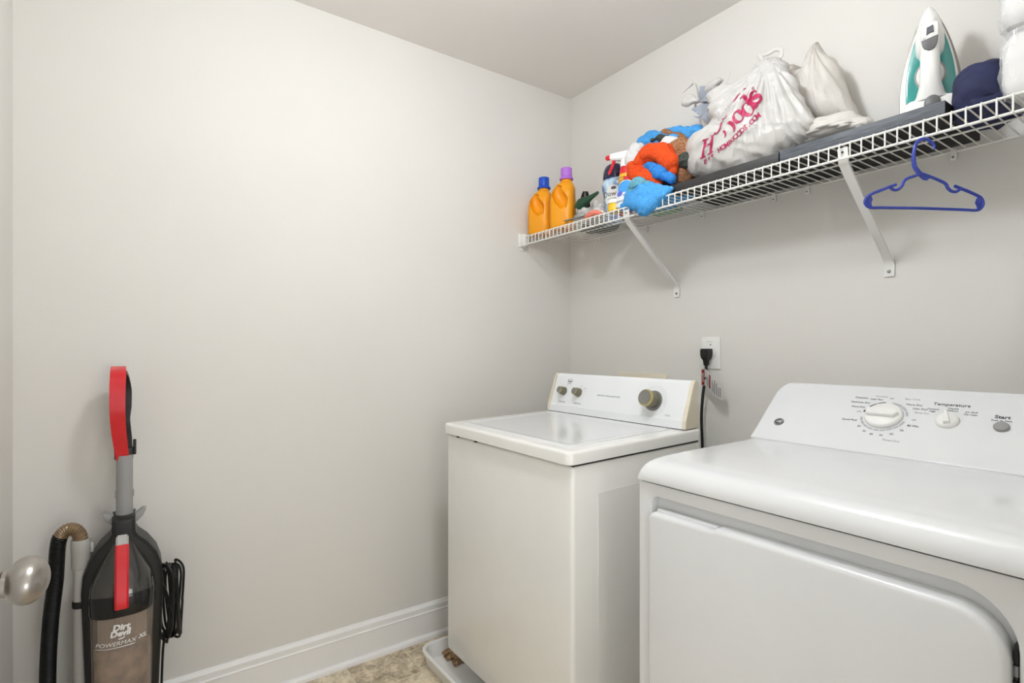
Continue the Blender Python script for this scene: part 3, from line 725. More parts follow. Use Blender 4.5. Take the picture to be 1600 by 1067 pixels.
# fabric scent-bead bottle
M_bead = mat('pale_blue_clear_plastic', rgb(84, 134, 206), 0.2, var=0.25, scale=26, col2=rgb(196, 220, 244))
M_navycap = mat('navy_cap_gloss', rgb(28, 28, 62), 0.12)
def at2(x, y, Y): return at(x, y, Y=Y)
bb = at2(959, 314, 1.635); bt = at2(957, 259, 1.635)
root = empty('softener_bottle', (bb.x, 1.635, DECK), 'blue patterned fabric softener bottle with a domed navy cap', 'bottle')
MB = Matrix.Translation((bb.x, 1.635, DECK+0.025))
body = obj('body', lathe([(0.038, -0.025), (0.044, -0.018), (0.046, 0.0), (0.044, 0.03), (0.043, 0.05), (0.047, 0.09), (0.054, 0.125), (0.056, 0.14), (0.050, 0.158), (0.040, 0.164)], MB, 36, 1.05, 0.7), M_bead, root)
obj('cap', lathe([(0.049, 0.160), (0.050, 0.170), (0.047, 0.196), (0.038, 0.214), (0.022, 0.224), (0, 0.227)], MB, 32, 1.0, 0.8), M_navycap, root)
dirv = Vector((0.5, 0.86, 0)).normalized(); dirv = Vector((-0.53, 0.85, 0)).normalized()
ux = Vector((0.85, 0.53, 0)).normalized(); 
tb = bvh_of(body)
lo = Vector((bb.x+0.004, 1.635, DECK+0.105))
bm = bmesh.new()
Ml = frame(lo, ux, (0, 0, 1), -dirv)
def decal(name, outline, M, bvh, d, m, parent, lift=0.0008):
    b2 = bmesh.new(); vs = [b2.verts.new((x, y, 0)) for x, y in outline]; c = b2.verts.new((sum(p[0] for p in outline)/len(outline), sum(p[1] for p in outline)/len(outline), 0))
    for i in range(len(vs)): b2.faces.new((vs[i], vs[(i+1) % len(vs)], c))
    for _ in range(3): bmesh.ops.subdivide_edges(b2, edges=list(b2.edges), cuts=1, use_grid_fill=True)
    bmesh.ops.triangulate(b2, faces=b2.faces); drop = []
    for v in b2.verts:
        h = bvh.ray_cast(M @ v.co - d*0.3, d)
        if h[0] is None: drop.append(v)
        else: v.co = h[0]-d*lift
    if drop: bmesh.ops.delete(b2, geom=drop, context='VERTS')
    return obj(name, b2, m, parent)
decal('label', [(0.034*math.cos(a*math.pi/12), 0.048*math.sin(a*math.pi/12)) for a in range(24)], Ml, tb, dirv, M_wprint, root)
text('Downy', 0.030, frame(lo+Vector((0, 0, 0.012)), ux, (0, 0, 1), -dirv), M_printd, root, 'lettering', bvh=tb, direction=dirv, lift=0.0016)
text('UNSTOPABLES', 0.007, frame(lo+Vector((0, 0, -0.008)), ux, (0, 0, 1), -dirv), M_print, root, 'lettering', bvh=tb, direction=dirv, lift=0.0016)
decal('label_mark', [(0.012*math.cos(a*math.pi/8), 0.006*math.sin(a*math.pi/8)) for a in range(16)], frame(lo+Vector((0.006, 0, 0.034)), ux, (0, 0, 1), -dirv), tb, dirv, M_print, root, 0.0016)

# spray bottle behind the towel
sp = Vector((at(977, 250, Y=1.555).x, 1.555, DECK))
root = empty('spray_bottle', sp, 'spray cleaner bottle with a white nozzle, red trigger and yellow label', 'spray bottle')
MS = Matrix.Translation(sp)
M_spyel = mat('yellow_label', rgb(246, 190, 40), 0.4); M_spred = mat('red_trigger', rgb(218, 40, 50), 0.35); M_spw = mat('white_spray_plastic', rgb(236, 236, 236), 0.35)
b_ = obj('body', lathe([(0.028, 0), (0.030, 0.01), (0.030, 0.10), (0.028, 0.14), (0.024, 0.17), (0.020, 0.185)], MS, 32, 1, 0.75), M_spred, root)
tb = bvh_of(b_)
decal('label', [(-0.026, -0.05), (0.026, -0.05), (0.022, 0.036), (-0.022, 0.036)], frame(sp+Vector((-0.004, 0, 0.118)), ux, (0, 0, 1), -dirv), tb, dirv, M_spyel, root)
for q in range(3): text(('STAIN', 'REMOVER', 'SPRAY')[q], 0.012, frame(sp+Vector((-0.006, 0, 0.138-0.013*q)), ux, (0, 0, 1), -dirv), M_printd, root, 'lettering', bvh=tb, direction=dirv, lift=0.0018)
obj('collar', lathe([(0.019, 0.183), (0.019, 0.205), (0.014, 0.215)], MS, 24), M_spw, root)
hd = sp+Vector((0, 0, 0.228)); dl_ = Vector((-0.92, -0.38, 0)).normalized()
def hsec(c, wd, h): 
    sd = Vector((-dl_.y, dl_.x, 0)); return [c+sd*wd+Vector((0, 0, h)), c-sd*wd+Vector((0, 0, h)), c-sd*wd-Vector((0, 0, h)), c+sd*wd-Vector((0, 0, h))]
bm = bmesh.new(); rings(bm, [hsec(hd-dl_*0.035, 0.010, 0.010), hsec(hd-dl_*0.015, 0.013, 0.016), hsec(hd+dl_*0.02, 0.013, 0.016), hsec(hd+dl_*0.062+Vector((0, 0, 0.004)), 0.010, 0.012)])
bmesh.ops.bevel(bm, geom=list(bm.edges), offset=0.004, segments=2, affect='EDGES'); obj('spray_head', bm, M_spw, root)
obj('nozzle', lathe([(0.010, 0), (0.010, 0.012), (0.007, 0.018), (0.003, 0.02)], frame(hd+dl_*0.062+Vector((0, 0, 0.004)), (-dl_.y, dl_.x, 0), (0, 0, 1), dl_), 8), M_spred, root)
obj('trigger', tube(smooth_path([hd+dl_*0.045-Vector((0, 0, 0.004)), hd+dl_*0.052-Vector((0, 0, 0.03)), hd+dl_*0.068-Vector((0, 0, 0.062))], 4), [0.007]*4+[0.006]*4+[0.0045], 8), M_spred, root)

# white detergent bottle
wb = Vector((at(974, 310, Y=1.50).x, 1.500, DECK))
root = empty('white_bottle', wb, 'white and sky blue cleaning bottle leaning by the blue towel', 'bottle')
M_sky = mat('sky_blue_label', rgb(70, 158, 232), 0.35); M_wbody = mat('white_bottle_plastic', rgb(238, 240, 244), 0.3)
MW = Matrix.Translation(wb) @ Matrix.Rotation(math.radians(10), 4, 'Y')
b_ = obj('body', lathe([(0.036, 0.006), (0.038, 0.014), (0.039, 0.06), (0.036, 0.086), (0.026, 0.104), (0.014, 0.110)], MW, 32, 1.0, 0.55), M_wbody, root)
obj('cap', lathe([(0.015, 0.109), (0.015, 0.120), (0, 0.121)], MW, 20), M_spred, root)
tb = bvh_of(b_)
decal('label', [(0.033*math.cos(a*math.pi/12), 0.022*math.sin(a*math.pi/12)) for a in range(24)], frame(wb+Vector((0.012, 0, 0.080)), ux, (0, 0, 1), -dirv), tb, dirv, M_sky, root)
decal('swirl', [(0.012*math.cos(a*math.pi/8), 0.010*math.sin(a*math.pi/8)) for a in range(16)], frame(wb+Vector((-0.012, 0, 0.056)), ux, (0, 0, 1), -dirv), tb, dirv, mat('violet_blue_print', rgb(92, 110, 210), 0.4), root, 0.0012)
text('oxi', 0.016, frame(wb+Vector((0.016, 0, 0.048)), ux, (0, 0, 1), -dirv), M_print, root, 'lettering', bvh=tb, direction=dirv, lift=0.0014)
text('detergent', 0.013, frame(wb+Vector((0.0, 0, 0.028)), ux, (0, 0, 1), -dirv), M_print, root, 'lettering', bvh=tb, direction=dirv, lift=0.0014)

# yellow jar
yj = Vector((at(957, 330, Y=1.492).x, 1.505, DECK))
root = empty('small_jar', yj, 'small yellow jar with a white lid behind the shelf lip', 'jar')
obj('body', lathe([(0.024, 0), (0.027, 0.003), (0.027, 0.030), (0.025, 0.033)], Matrix.Translation(yj), 28), mat('yellow_jar', rgb(232, 190, 40), 0.35), root)
obj('lid', lathe([(0.029, 0.032), (0.029, 0.045), (0.027, 0.047), (0, 0.047)], Matrix.Translation(yj), 28), M_white, root)
# green garden scissors / handled tool and glove
gh = Vector((-1.700, 1.60, DECK))
root = empty('garden_trowel', gh, 'dark green handled garden tool beside the purple-capped jug', 'tool')
M_green = mat('dark_green_plastic', rgb(28, 66, 44), 0.3)
obj('handle', tube(smooth_path([Vector((-1.715, 1.565, 1.800)), Vector((-1.697, 1.565, 1.818)), Vector((-1.66, 1.572, 1.833)), Vector((-1.622, 1.585, 1.852))], 5), resample([0.026, 0.026, 0.012, 0.005], 16), 14, flat=1.0), M_green, root)
obj('grip', tube(smooth_path([Vector((-1.735, 1.62, DECK+0.004)), Vector((-1.738, 1.62, 1.78)), Vector((-1.736, 1.615, 1.85)), Vector((-1.728, 1.61, 1.885))], 5), resample([0.020, 0.024, 0.022, 0.011], 16), 12), M_black, root)
M_clear = mat('smoky_clear_film', rgb(176, 174, 170), 0.2, var=0.35, scale=24, alpha=0.8, col2=rgb(214, 212, 208))
def cr(a1=0.010, a2=0.004, s1=26, s2=70, seed=0.0): return lambda p, n: crumple(p, s1, a1, s2, a2, 12, a1*0.5, seed)
o = blob('plastic_bag', [('e', Vector((-1.668, 1.555, DECK+0.034)), (0.055, 0.050, 0.042)), ('e', Vector((-1.64, 1.60, DECK+0.055)), (0.04, 0.04, 0.050)), ('e', Vector((-1.592, 1.545, DECK+0.022)), (0.05, 0.045, 0.032))], M_clear, None, 0.005, 2, cr(0.012, 0.005), floor=DECK+0.013)
tag(o, 'crumpled smoky clear plastic bag between the jugs and the softener bottle', 'plastic bag')
M_pink = mat('coral_cloth', rgb(226, 128, 108), 0.9, var=0.08, scale=60)
o = blob('folded_cloth', [('t', [(-1.60, 1.490, DECK+0.008), (-1.555, 1.488, DECK+0.016), (-1.515, 1.487, DECK+0.008)], [0.008, 0.014, 0.010])], M_pink, None, 0.004, 2, lambda p, n: 0.003*noise.noise(p*80), floor=DECK)
tag(o, 'folded coral pink cloth just behind the shelf lip', 'cloth')
o = obj('putty_knife', box(-1.742, -1.60, 1.500, 1.518, DECK+0.022, DECK+0.026, 0.001), M_steel)
o.data.transform(Matrix.Translation((-1.67, 1.51, 0)) @ Matrix.Rotation(math.radians(5), 4, 'Z') @ Matrix.Translation((1.67, -1.51, 0)))
tag(o, 'thin steel blade lying across the clutter beside the purple-capped jug', 'tool')
M_dkcloth = mat('dark_grey_cloth', rgb(60, 64, 66), 0.9, var=0.2, scale=40)
o = blob('work_glove', [('e', Vector((-1.70, 1.665, DECK+0.004)), (0.095, 0.080, 0.010)), ('e', Vector((-1.70, 1.70, DECK+0.014)), (0.055, 0.035, 0.016)), ('t', [(-1.67, 1.69, DECK+0.010), (-1.63, 1.685, DECK+0.012), (-1.60, 1.68, DECK+0.006)], [0.016, 0.014, 0.008])], M_dkcloth, None, 0.005, 2, lambda p, n: 0.003*noise.noise(p*60), floor=DECK)
tag(o, 'dark grey work glove flat on the shelf deck near the corner', 'glove')
M_ltgreen = mat('light_green_plastic', rgb(120, 172, 124), 0.4)
o = obj('green_tray', box(-1.40, -1.285, 1.60, 1.70, DECK, DECK+0.018, 0.004), M_ltgreen)
tag(o, 'pale green tray on the shelf deck behind the blue towel', 'tray')

# planks / boxes
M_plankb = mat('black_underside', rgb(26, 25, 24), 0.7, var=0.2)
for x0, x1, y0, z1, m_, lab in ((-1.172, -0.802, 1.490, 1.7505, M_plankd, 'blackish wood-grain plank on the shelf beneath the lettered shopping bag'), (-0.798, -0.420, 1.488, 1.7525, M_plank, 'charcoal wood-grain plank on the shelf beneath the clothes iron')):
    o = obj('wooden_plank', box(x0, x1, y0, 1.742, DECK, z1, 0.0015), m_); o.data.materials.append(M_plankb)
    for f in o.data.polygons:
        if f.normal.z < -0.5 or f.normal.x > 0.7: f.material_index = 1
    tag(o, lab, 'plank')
PT = 1.7525

# blanket, rolled and folded
def fz(p, n):
    q = p+noise.noise_vector(p*8)*0.035
    return 0.009*noise.noise(p*22)-0.030*max(0, 0.22-abs(noise.noise(q*15)))+0.004+0.0018*noise.noise(p*190)
def fleece(name, c, c2=None, var=0.07): return mat(name, c, 0.95, var=var, scale=230, bump=0.9, bscale=420, spec=0.15, col2=c2)
M_fblue = fleece('blue_fleece', rgb(62, 148, 222), rgb(98, 176, 236)); M_forange = fleece('orange_fleece', rgb(206, 66, 26), rgb(236, 92, 44)); M_fwhite = fleece('white_fleece', rgb(226, 226, 226))
M_fbrown = fleece('brown_fleece', rgb(118, 78, 50), rgb(178, 130, 96), 0.25); M_fdark = fleece('dark_fleece', rgb(52, 56, 54), rgb(80, 84, 78), 0.2); M_fteal = fleece('teal_fleece', rgb(92, 160, 182), rgb(120, 180, 196)); M_fblue2 = fleece('royal_fleece', rgb(40, 108, 196), rgb(70, 150, 220))
bl = empty('fleece_blanket', (-1.26, 1.58, DECK), 'rolled fleece blanket in blue, orange, brown and white on the shelf', 'blanket')
A = at
def P3(x, y, Y): return at(x, y, Y=Y)
blob('blue_fold', [('t', [P3(996, 236, 1.66), P3(1008, 222, 1.66), P3(1035, 216, 1.66), P3(1070, 212, 1.66), P3(1096, 211, 1.66)], [0.026, 0.030, 0.032, 0.032, 0.028]), ('e', P3(1045, 255, 1.64), (0.10, 0.04, 0.06))], M_fblue, bl, 0.007, 4, fz)
blob('brown_fold', [('t', [P3(1050, 232, 1.59), P3(1066, 238, 1.58), P3(1074, 256, 1.575), P3(1066, 272, 1.57), P3(1056, 283, 1.56)], [0.040, 0.050, 0.052, 0.046, 0.028])], M_fbrown, bl, 0.006, 3, fz, floor=PT)
blob('dark_fold', [('t', [P3(1060, 252, 1.548), P3(1072, 253, 1.54), P3(1084, 254, 1.555)], [0.024, 0.026, 0.022])], M_fdark, bl, 0.005, 2, fz)
blob('brown_stripe', [('t', [P3(1038, 208, 1.625), P3(1056, 211, 1.612), P3(1070, 219, 1.60), P3(1080, 231, 1.588)], [0.009, 0.010, 0.010, 0.009])], M_fbrown, bl, 0.004, 2, fz)
blob('blue_stripe', [('t', [P3(1032, 214, 1.605), P3(1052, 215, 1.59), P3(1066, 224, 1.575), P3(1076, 234, 1.570)], [0.009, 0.010, 0.010, 0.008])], M_fblue, bl, 0.004, 2, fz)
blob('dark_stripe', [('t', [P3(1020, 219, 1.60), P3(1035, 215, 1.585), P3(1050, 219, 1.57)], [0.008, 0.009, 0.008])], M_fdark, bl, 0.004, 2, fz)
blob('white_fold', [('e', P3(1045, 226, 1.565), (0.05, 0.03, 0.026))], M_fwhite, bl, 0.005, 2, fz)
blob('white_corner', [('t', [P3(996, 236, 1.575), P3(991, 246, 1.56), P3(997, 257, 1.55)], [0.030, 0.034, 0.024])], M_fwhite, bl, 0.005, 2, fz)
blob('orange_fold', [('t', [P3(1001, 263, 1.53), P3(1006, 250, 1.525), P3(1019, 241, 1.52), P3(1035, 242, 1.515), P3(1046, 253, 1.512), P3(1049, 266, 1.513), P3(1046, 277, 1.515)], [0.024, 0.032, 0.036, 0.038, 0.032, 0.023, 0.014])], M_forange, bl, 0.005, 3, fz)
blob('lower_orange_fold', [('t', [P3(987, 261, 1.53), P3(997, 272, 1.52), P3(1014, 278, 1.51), P3(1027, 288, 1.505)], [0.022, 0.034, 0.034, 0.022]), ('e', P3(1005, 272, 1.55), (0.05, 0.03, 0.04))], M_forange, bl, 0.006, 3, fz)
blob('royal_blue_fold', [('t', [P3(1012, 260, 1.52), P3(1022, 263, 1.505), P3(1036, 271, 1.497), P3(1049, 280, 1.495)], [0.018, 0.022, 0.022, 0.014])], M_fblue2, bl, 0.005, 3, fz)
blob('fold_gap_shade', [('e', P3(1036, 284, 1.54), (0.05, 0.025, 0.03)), ('e', P3(1024, 265, 1.552), (0.055, 0.020, 0.045))], M_fdark, bl, 0.006, 3, fz, floor=DECK)  # dark lump put in as the shade of the gap between folds
blob('hanging_corner', [('t', [P3(980, 322, 1.50), P3(992, 311, 1.49), P3(1010, 304, 1.482), P3(1030, 302, 1.478), P3(1048, 296, 1.478)], [0.022, 0.040, 0.046, 0.034, 0.016]), ('t', [P3(995, 312, 1.475), P3(1004, 320, 1.468), P3(1018, 316, 1.468), P3(1038, 302, 1.472), P3(1050, 297, 1.478)], [0.036, 0.034, 0.034, 0.022, 0.012])], M_fblue, bl, 0.006, 4, lambda p, n: fz(p, n)-0.014*max(0, 0.35-abs(noise.noise((p+noise.noise_vector(p*7)*0.03)*11+Vector((3, 1, 0))))))
blob('teal_edge', [('t', [P3(987, 296, 1.470), P3(998, 287, 1.466), P3(1010, 287, 1.470)], [0.016, 0.020, 0.012])], M_fteal, bl, 0.005, 3, fz)
blob('spread_fold', [('e', Vector((-1.215, 1.56, DECK+0.012)), (0.10, 0.07, 0.014)), ('e', Vector((-1.31, 1.60, DECK+0.02)), (0.08, 0.06, 0.022))], M_fblue, bl, 0.006, 3, fz, floor=DECK)

# shopping bags
def O3(pts, Y): return [at(x, y, Y=Y) for x, y in pts]
bagw = empty('shopping_bag', (-0.98, 1.58, PT), 'white plastic shopping bag with magenta store lettering, lying on the planks', 'shopping bag')
out = [(1092, 276), (1078, 266), (1076, 243), (1082, 222), (1098, 210), (1112, 202), (1117, 188), (1110, 172), (1112, 152), (1125, 142), (1150, 131), (1172, 117), (1192, 97), (1206, 92), (1222, 97), (1236, 118), (1252, 150), (1268, 178), (1280, 192), (1268, 206), (1245, 228), (1216, 246), (1180, 266), (1135, 276)]
def pleat(neck, amp, fine, seed, k=7.0):
    N0 = Vector(neck)
    def fn(p, n):
        v = p-N0; r = math.hypot(v.x, v.z); th = math.atan2(v.x, -v.z)
        q = Vector((th*k, r*3.0+seed, seed)); a = noise.noise(q+noise.noise_vector(p*5)*0.35)
        d = amp*(0.30-abs(a))*min(1, r/0.10)*(1.1-min(1, r/0.42)*0.5)*1.6
        d += 0.010*noise.noise(p*7+Vector((seed, 0, seed)))
        q2 = Vector((th*k*1.7, r*9.0, seed+4.0)); d += fine*2.2*(0.28-abs(noise.noise(q2+noise.noise_vector(p*12)*0.5)))
        d += fine*1.2*(0.25-abs(noise.noise(Vector((p.x*20+p.z*14, p.y*18, p.z*20-p.x*9))+Vector((seed, 0, 0)))))
        d += crumple(p, 26, fine*0.35, 0, 0, 0, 0, seed)
        return d
    return fn
bg = inflate('bag_body', O3(out, 1.565), at(1168, 205, Y=1.565), 0.075, 0.06, M_bag, bagw, n=260, k=52, fn=pleat(at(1204, 98, Y=1.55), 0.016, 0.0058, 3.1), lower=PT)
obj('bag_handle', tube(smooth_path(O3([(1196, 104), (1190, 92), (1186, 86), (1200, 84), (1212, 77), (1221, 79), (1219, 90), (1207, 97), (1204, 108)], 1.565), 6), 0.0042, 8, flat=1.6), M_bag, bagw)
obj('drawstring', tube(smooth_path(O3([(1112, 152), (1124, 138), (1136, 128), (1141, 112)], 1.56), 5), 0.0012, 5), M_bag, bagw)
tb = bvh_of(bg); dY = Vector((-0.45, 0.89, 0.02)).normalized()
def bag_text(t, x, y, x2, y2, size, **k):
    a = at(x, y, Y=1.53); b = at(x2, y2, Y=1.53); u = (b-a).normalized(); n = Vector((0, -1, 0)); v = n.cross(u)
    kk = dict(bvh=tb, direction=dY, lift=0.0022); kk.update(k)
    return text(t, size, frame(a, u, v, n), M_mag, bagw, 'lettering', **kk)
def gl_rect(x0, y0, x1, y1, n=5): return [[(x0+(x1-x0)*i/n, y0) for i in range(n+1)], [(x0+(x1-x0)*i/n, y1) for i in range(n+1)]] if x1-x0 > y1-y0 else [[(x0, y0+(y1-y0)*i/n) for i in range(n+1)], [(x1, y0+(y1-y0)*i/n) for i in range(n+1)]]
def gl_ring(cx, cy, rx, ry, ix, iy, tilt=0.0, a0=0, a1=360):
    n = 44; A = []; B = []
    for i in range(n+1):
        t = math.radians(a0+(a1-a0)*i/n); A.append((cx+rx*math.cos(t), cy+ry*math.sin(t))); B.append((cx+ix*math.cos(t-tilt), cy+iy*math.sin(t-tilt)))
    return [A, B]
def gl_stroke(pts, w_):
    P = smooth_path([(x, y, 0) for x, y in pts], 6); W = resample(w_, len(P)); A = []; B = []
    for i, p in enumerate(P):
        t = (P[min(i+1, len(P)-1)]-P[max(i-1, 0)]).normalized(); A.append((p.x-t.y*W[i], p.y+t.x*W[i])); B.append((p.x+t.y*W[i], p.y-t.x*W[i]))
    return [A, B]
GLYPH = {'H': [gl_rect(0.13, 0, 0.30, 1, 8), gl_rect(0.68, 0, 0.85, 1, 8), gl_rect(0.30, 0.46, 0.68, 0.55)]+[gl_rect(a, b, a+0.39, b+0.07) for a in (0.02, 0.57) for b in (0, 0.93)],
    'o': [gl_ring(0.36, 0.34, 0.36, 0.36, 0.15, 0.30, 0.25)], 'half_o': [gl_ring(0.36, 0.34, 0.36, 0.36, 0.15, 0.30, 0.25, -80, 75)],
    'd': [gl_ring(0.36, 0.34, 0.36, 0.36, 0.15, 0.30, 0.2), gl_rect(0.53, 0.0, 0.73, 1.0, 8), gl_rect(0.40, 0.93, 0.60, 1.0), gl_rect(0.60, 0, 0.82, 0.07)],
    's': [gl_stroke([(0.50, 0.52), (0.44, 0.64), (0.28, 0.68), (0.13, 0.58), (0.16, 0.44), (0.33, 0.35), (0.49, 0.24), (0.46, 0.08), (0.28, 0.01), (0.10, 0.06), (0.05, 0.18)], [0.035, 0.05, 0.07, 0.09, 0.11, 0.115, 0.10, 0.085, 0.065, 0.05, 0.035]), gl_rect(0.46, 0.46, 0.53, 0.70), gl_rect(0.02, 0.02, 0.09, 0.26)]}
def glyph(kind, x, y, ang, size, bvh, Yp, parent, m=None, shear=0.0, sx=1.0):
    a = at(x, y, Y=Yp); u = Vector((math.cos(math.radians(ang)), 0, math.sin(math.radians(ang)))); v = Vector((-u.z, 0, u.x))
    ally = [q for st in GLYPH[kind] for L in st for q in L]; cx = (min(q[0] for q in ally)+max(q[0] for q in ally))/2; cy = (min(q[1] for q in ally)+max(q[1] for q in ally))/2
    bm = bmesh.new()
    for A, B in GLYPH[kind]:
        rows = []
        for k in range(4):
            row = []
            for p, q in zip(A, B):
                gx = p[0]+(q[0]-p[0])*k/3-cx; gy = p[1]+(q[1]-p[1])*k/3-cy
                w3 = a+u*((gx*sx+shear*gy)*size)+v*(gy*size); h = bvh.ray_cast(w3-dY*0.3, dY)
                row.append(bm.verts.new(h[0]-dY*0.0022 if h[0] else w3))
            rows.append(row)
        for r0, r1 in zip(rows, rows[1:]):
            for i in range(len(r0)-1): bm.faces.new((r0[i], r0[i+1], r1[i+1], r1[i]))
    return obj('lettering', bm, m or M_mag, parent, smooth=False)
glyph('H', 1108, 233, 6, 0.056, tb, 1.52, bagw, shear=0.30, sx=0.95)
glyph('half_o', 1134, 215, 35, 0.034, tb, 1.52, bagw, shear=0.2)
glyph('half_o', 1145, 203, 42, 0.064, tb, 1.52, bagw, shear=0.1, sx=0.8)
glyph('o', 1155, 189, 44, 0.062, tb, 1.52, bagw, shear=0.1, sx=0.85)
glyph('d', 1168, 172, 44, 0.068, tb, 1.52, bagw, shear=0.1, sx=0.85)
glyph('s', 1181.5, 158, 44, 0.060, tb, 1.52, bagw, shear=0.1, sx=0.9)
bag_text('\u00ae', 1178, 147, 1190, 137, 0.012)
small = 'give HOMEGOODS.COM'
sp_ = smooth_path([(1103, 255, 0), (1113, 250, 0), (1127, 241, 0), (1140, 232, 0), (1152, 222, 0), (1164, 211, 0), (1175, 200, 0), (1186, 188, 0)], 12)
for i, ch in enumerate(small):
    f = i/(len(small)-1)*(len(sp_)-2); q = sp_[int(f)]; q2 = sp_[int(f)+1]
    if ch != ' ': bag_text(ch, q.x, q.y, q2.x, q2.y, 0.017+0.007*(i/len(small)), bold=0.0004)
# roof-shaped swoosh above the name
sw = [(1112, 217), (1120, 219), (1127, 211), (1131, 198), (1136, 191), (1143, 173), (1153, 156), (1160, 149), (1167, 144)]
bm = bmesh.new(); A_ = []; B_ = []
for i, q in enumerate(smooth_path([(x, y, 0) for x, y in sw], 6)):
    for L_, off in ((A_, -0.9), (B_, 0.9)):
        p = at(q.x+off, q.y, Y=1.53); h = tb.ray_cast(p-dY*0.3, dY)
        L_.append(bm.verts.new(h[0]-dY*0.0022 if h[0] else p))
for i in range(len(A_)-1): bm.faces.new((A_[i], A_[i+1], B_[i+1], B_[i]))
obj('printed_swoosh', bm, M_mag, bagw, smooth=False)

bagc = empty('shopping_bag', (-0.74, 1.64, PT), 'second white shopping bag, bulging upright behind and right of the lettered one', 'shopping bag')
out2 = [(1218, 104), (1240, 100), (1258, 103), (1262, 84), (1274, 66), (1282, 68), (1292, 84), (1306, 92), (1316, 112), (1328, 142), (1340, 164), (1343, 182), (1325, 194), (1280, 200), (1245, 195), (1228, 160), (1218, 130)]
b2_ = inflate('bag_body', O3(out2, 1.685), at(1282, 150, Y=1.685), 0.070, 0.055, M_bag2, bagc, n=200, k=40, fn=pleat(at(1276, 70, Y=1.66), 0.010, 0.0025, 9.3, 5.0), lower=PT)
tb2 = bvh_of(b2_)
def bag2_text(t, x, y, x2, y2, size):
    a = at(x, y, Y=1.60); b = at(x2, y2, Y=1.60); u = (b-a).normalized(); n = Vector((0, -1, 0)); v = n.cross(u)
    text(t, size, frame(a, u, v, n), M_mag, bagc, 'lettering', bvh=tb2, direction=dY, lift=0.0022)
bag2_text('HomeGoods', 1229, 108, 1236, 122, 0.018)
bag2_text('homegoods.com', 1234, 106, 1241, 122, 0.010)
bagd = inflate('shopping_bag', O3([(1222, 246), (1235, 232), (1252, 214), (1275, 188), (1305, 181), (1335, 177), (1356, 184), (1366, 194), (1350, 206), (1310, 216), (1262, 232), (1235, 246)], 1.60), at(1295, 204, Y=1.60), 0.065, 0.06, M_bag2, None, n=180, k=36, fn=lambda p, n: crumple(Vector((p.x*0.6, p.y, p.z*1.8)), 14, 0.010, 36, 0.004, 9, 0.006, 5.7), lower=PT)
tag(bagd, 'low slumped white plastic bag lying to the right of the lettered bag', 'shopping bag')
# knotted tissue bundle
kb = empty('tissue_bundle', (-1.10, 1.63, 1.87), 'knotted grey-blue tissue bundle with white tips poking out left of the lettered bag', 'tissue bundle')
def sheet(name, quad, m, parent, Y0, seed):
    """crumpled folded sheet with thickness"""
    P = [at(x, y, Y=Y) for x, y, Y in quad]; n = 14; bm = bmesh.new(); V = []
    for i in range(n+1):
        r = []
        for j in range(n+1):
            u, v = i/n, j/n; p = P[0]*(1-u)*(1-v)+P[1]*u*(1-v)+P[2]*u*v+P[3]*(1-u)*v
            p = p+Vector((0, 0.012*noise.noise(p*40+Vector((seed, 0, 0))), 0.004*noise.noise(p*60))); r.append(bm.verts.new(p))
        V.append(r)
    for i in range(n):
        for j in range(n): bm.faces.new((V[i][j], V[i+1][j], V[i+1][j+1], V[i][j+1]))
    bmesh.ops.solidify(bm, geom=list(bm.faces), thickness=0.0015)
    return obj(name, bm, m, parent, angle=20)
sheet('tissue_fold', [(1081, 172, 1.60), (1108, 152, 1.62), (1124, 176, 1.60), (1110, 190, 1.59)], M_tissue, kb, 1.6, 1)
sheet('tissue_fold', [(1084, 182, 1.585), (1104, 178, 1.57), (1118, 188, 1.57), (1112, 192, 1.575)], M_tissue, kb, 1.6, 2)
sheet('tissue_fold', [(1088, 158, 1.61), (1096, 134, 1.62), (1118, 138, 1.62), (1112, 160, 1.60)], M_tissue, kb, 1.6, 3)
sheet('tissue_fold', [(1100, 150, 1.60), (1122, 134, 1.60), (1134, 140, 1.59), (1110, 156, 1.585)], M_tissue, kb, 1.6, 4)
blob('tissue_core', [('e', at(1102, 160, Y=1.65), (0.045, 0.03, 0.05)), ('t', [at(1102, 165, Y=1.66), at(1110, 195, Y=1.66), at(1117, 225, Y=1.66)], [0.03, 0.032, 0.035])], M_bag2, kb, 0.007, 2, lambda p, n: crumple(p, 26, 0.010, 60, 0.004, 0, 0, 2.0), floor=PT)
blob('white_tip', [('t', [at(1106, 140, Y=1.62), at(1116, 132, Y=1.615), at(1125, 125, Y=1.615)], [0.012, 0.017, 0.010])], M_bag, kb, 0.004, 2, lambda p, n: 0.004*noise.noise(p*70))
blob('white_knot', [('e', at(1076, 157, Y=1.61), (0.026, 0.018, 0.020)), ('t', [at(1080, 157, Y=1.61), at(1090, 156, Y=1.61)], [0.012, 0.008])], M_bag, kb, 0.004, 2, lambda p, n: 0.006*noise.noise(p*60))
obj('tissue_wisp', tube(smooth_path(O3([(1066, 146), (1074, 138), (1080, 132), (1083, 126), (1080, 116)], 1.62), 5), resample([0.001, 0.003, 0.006, 0.003, 0.001], 21), 6), M_bag, kb)
obj('tissue_wisp', tube(smooth_path(O3([(1078, 132), (1086, 131), (1090, 146), (1092, 156)], 1.62), 5), resample([0.002, 0.008, 0.006, 0.004], 16), 6, flat=0.5), M_bag, kb)

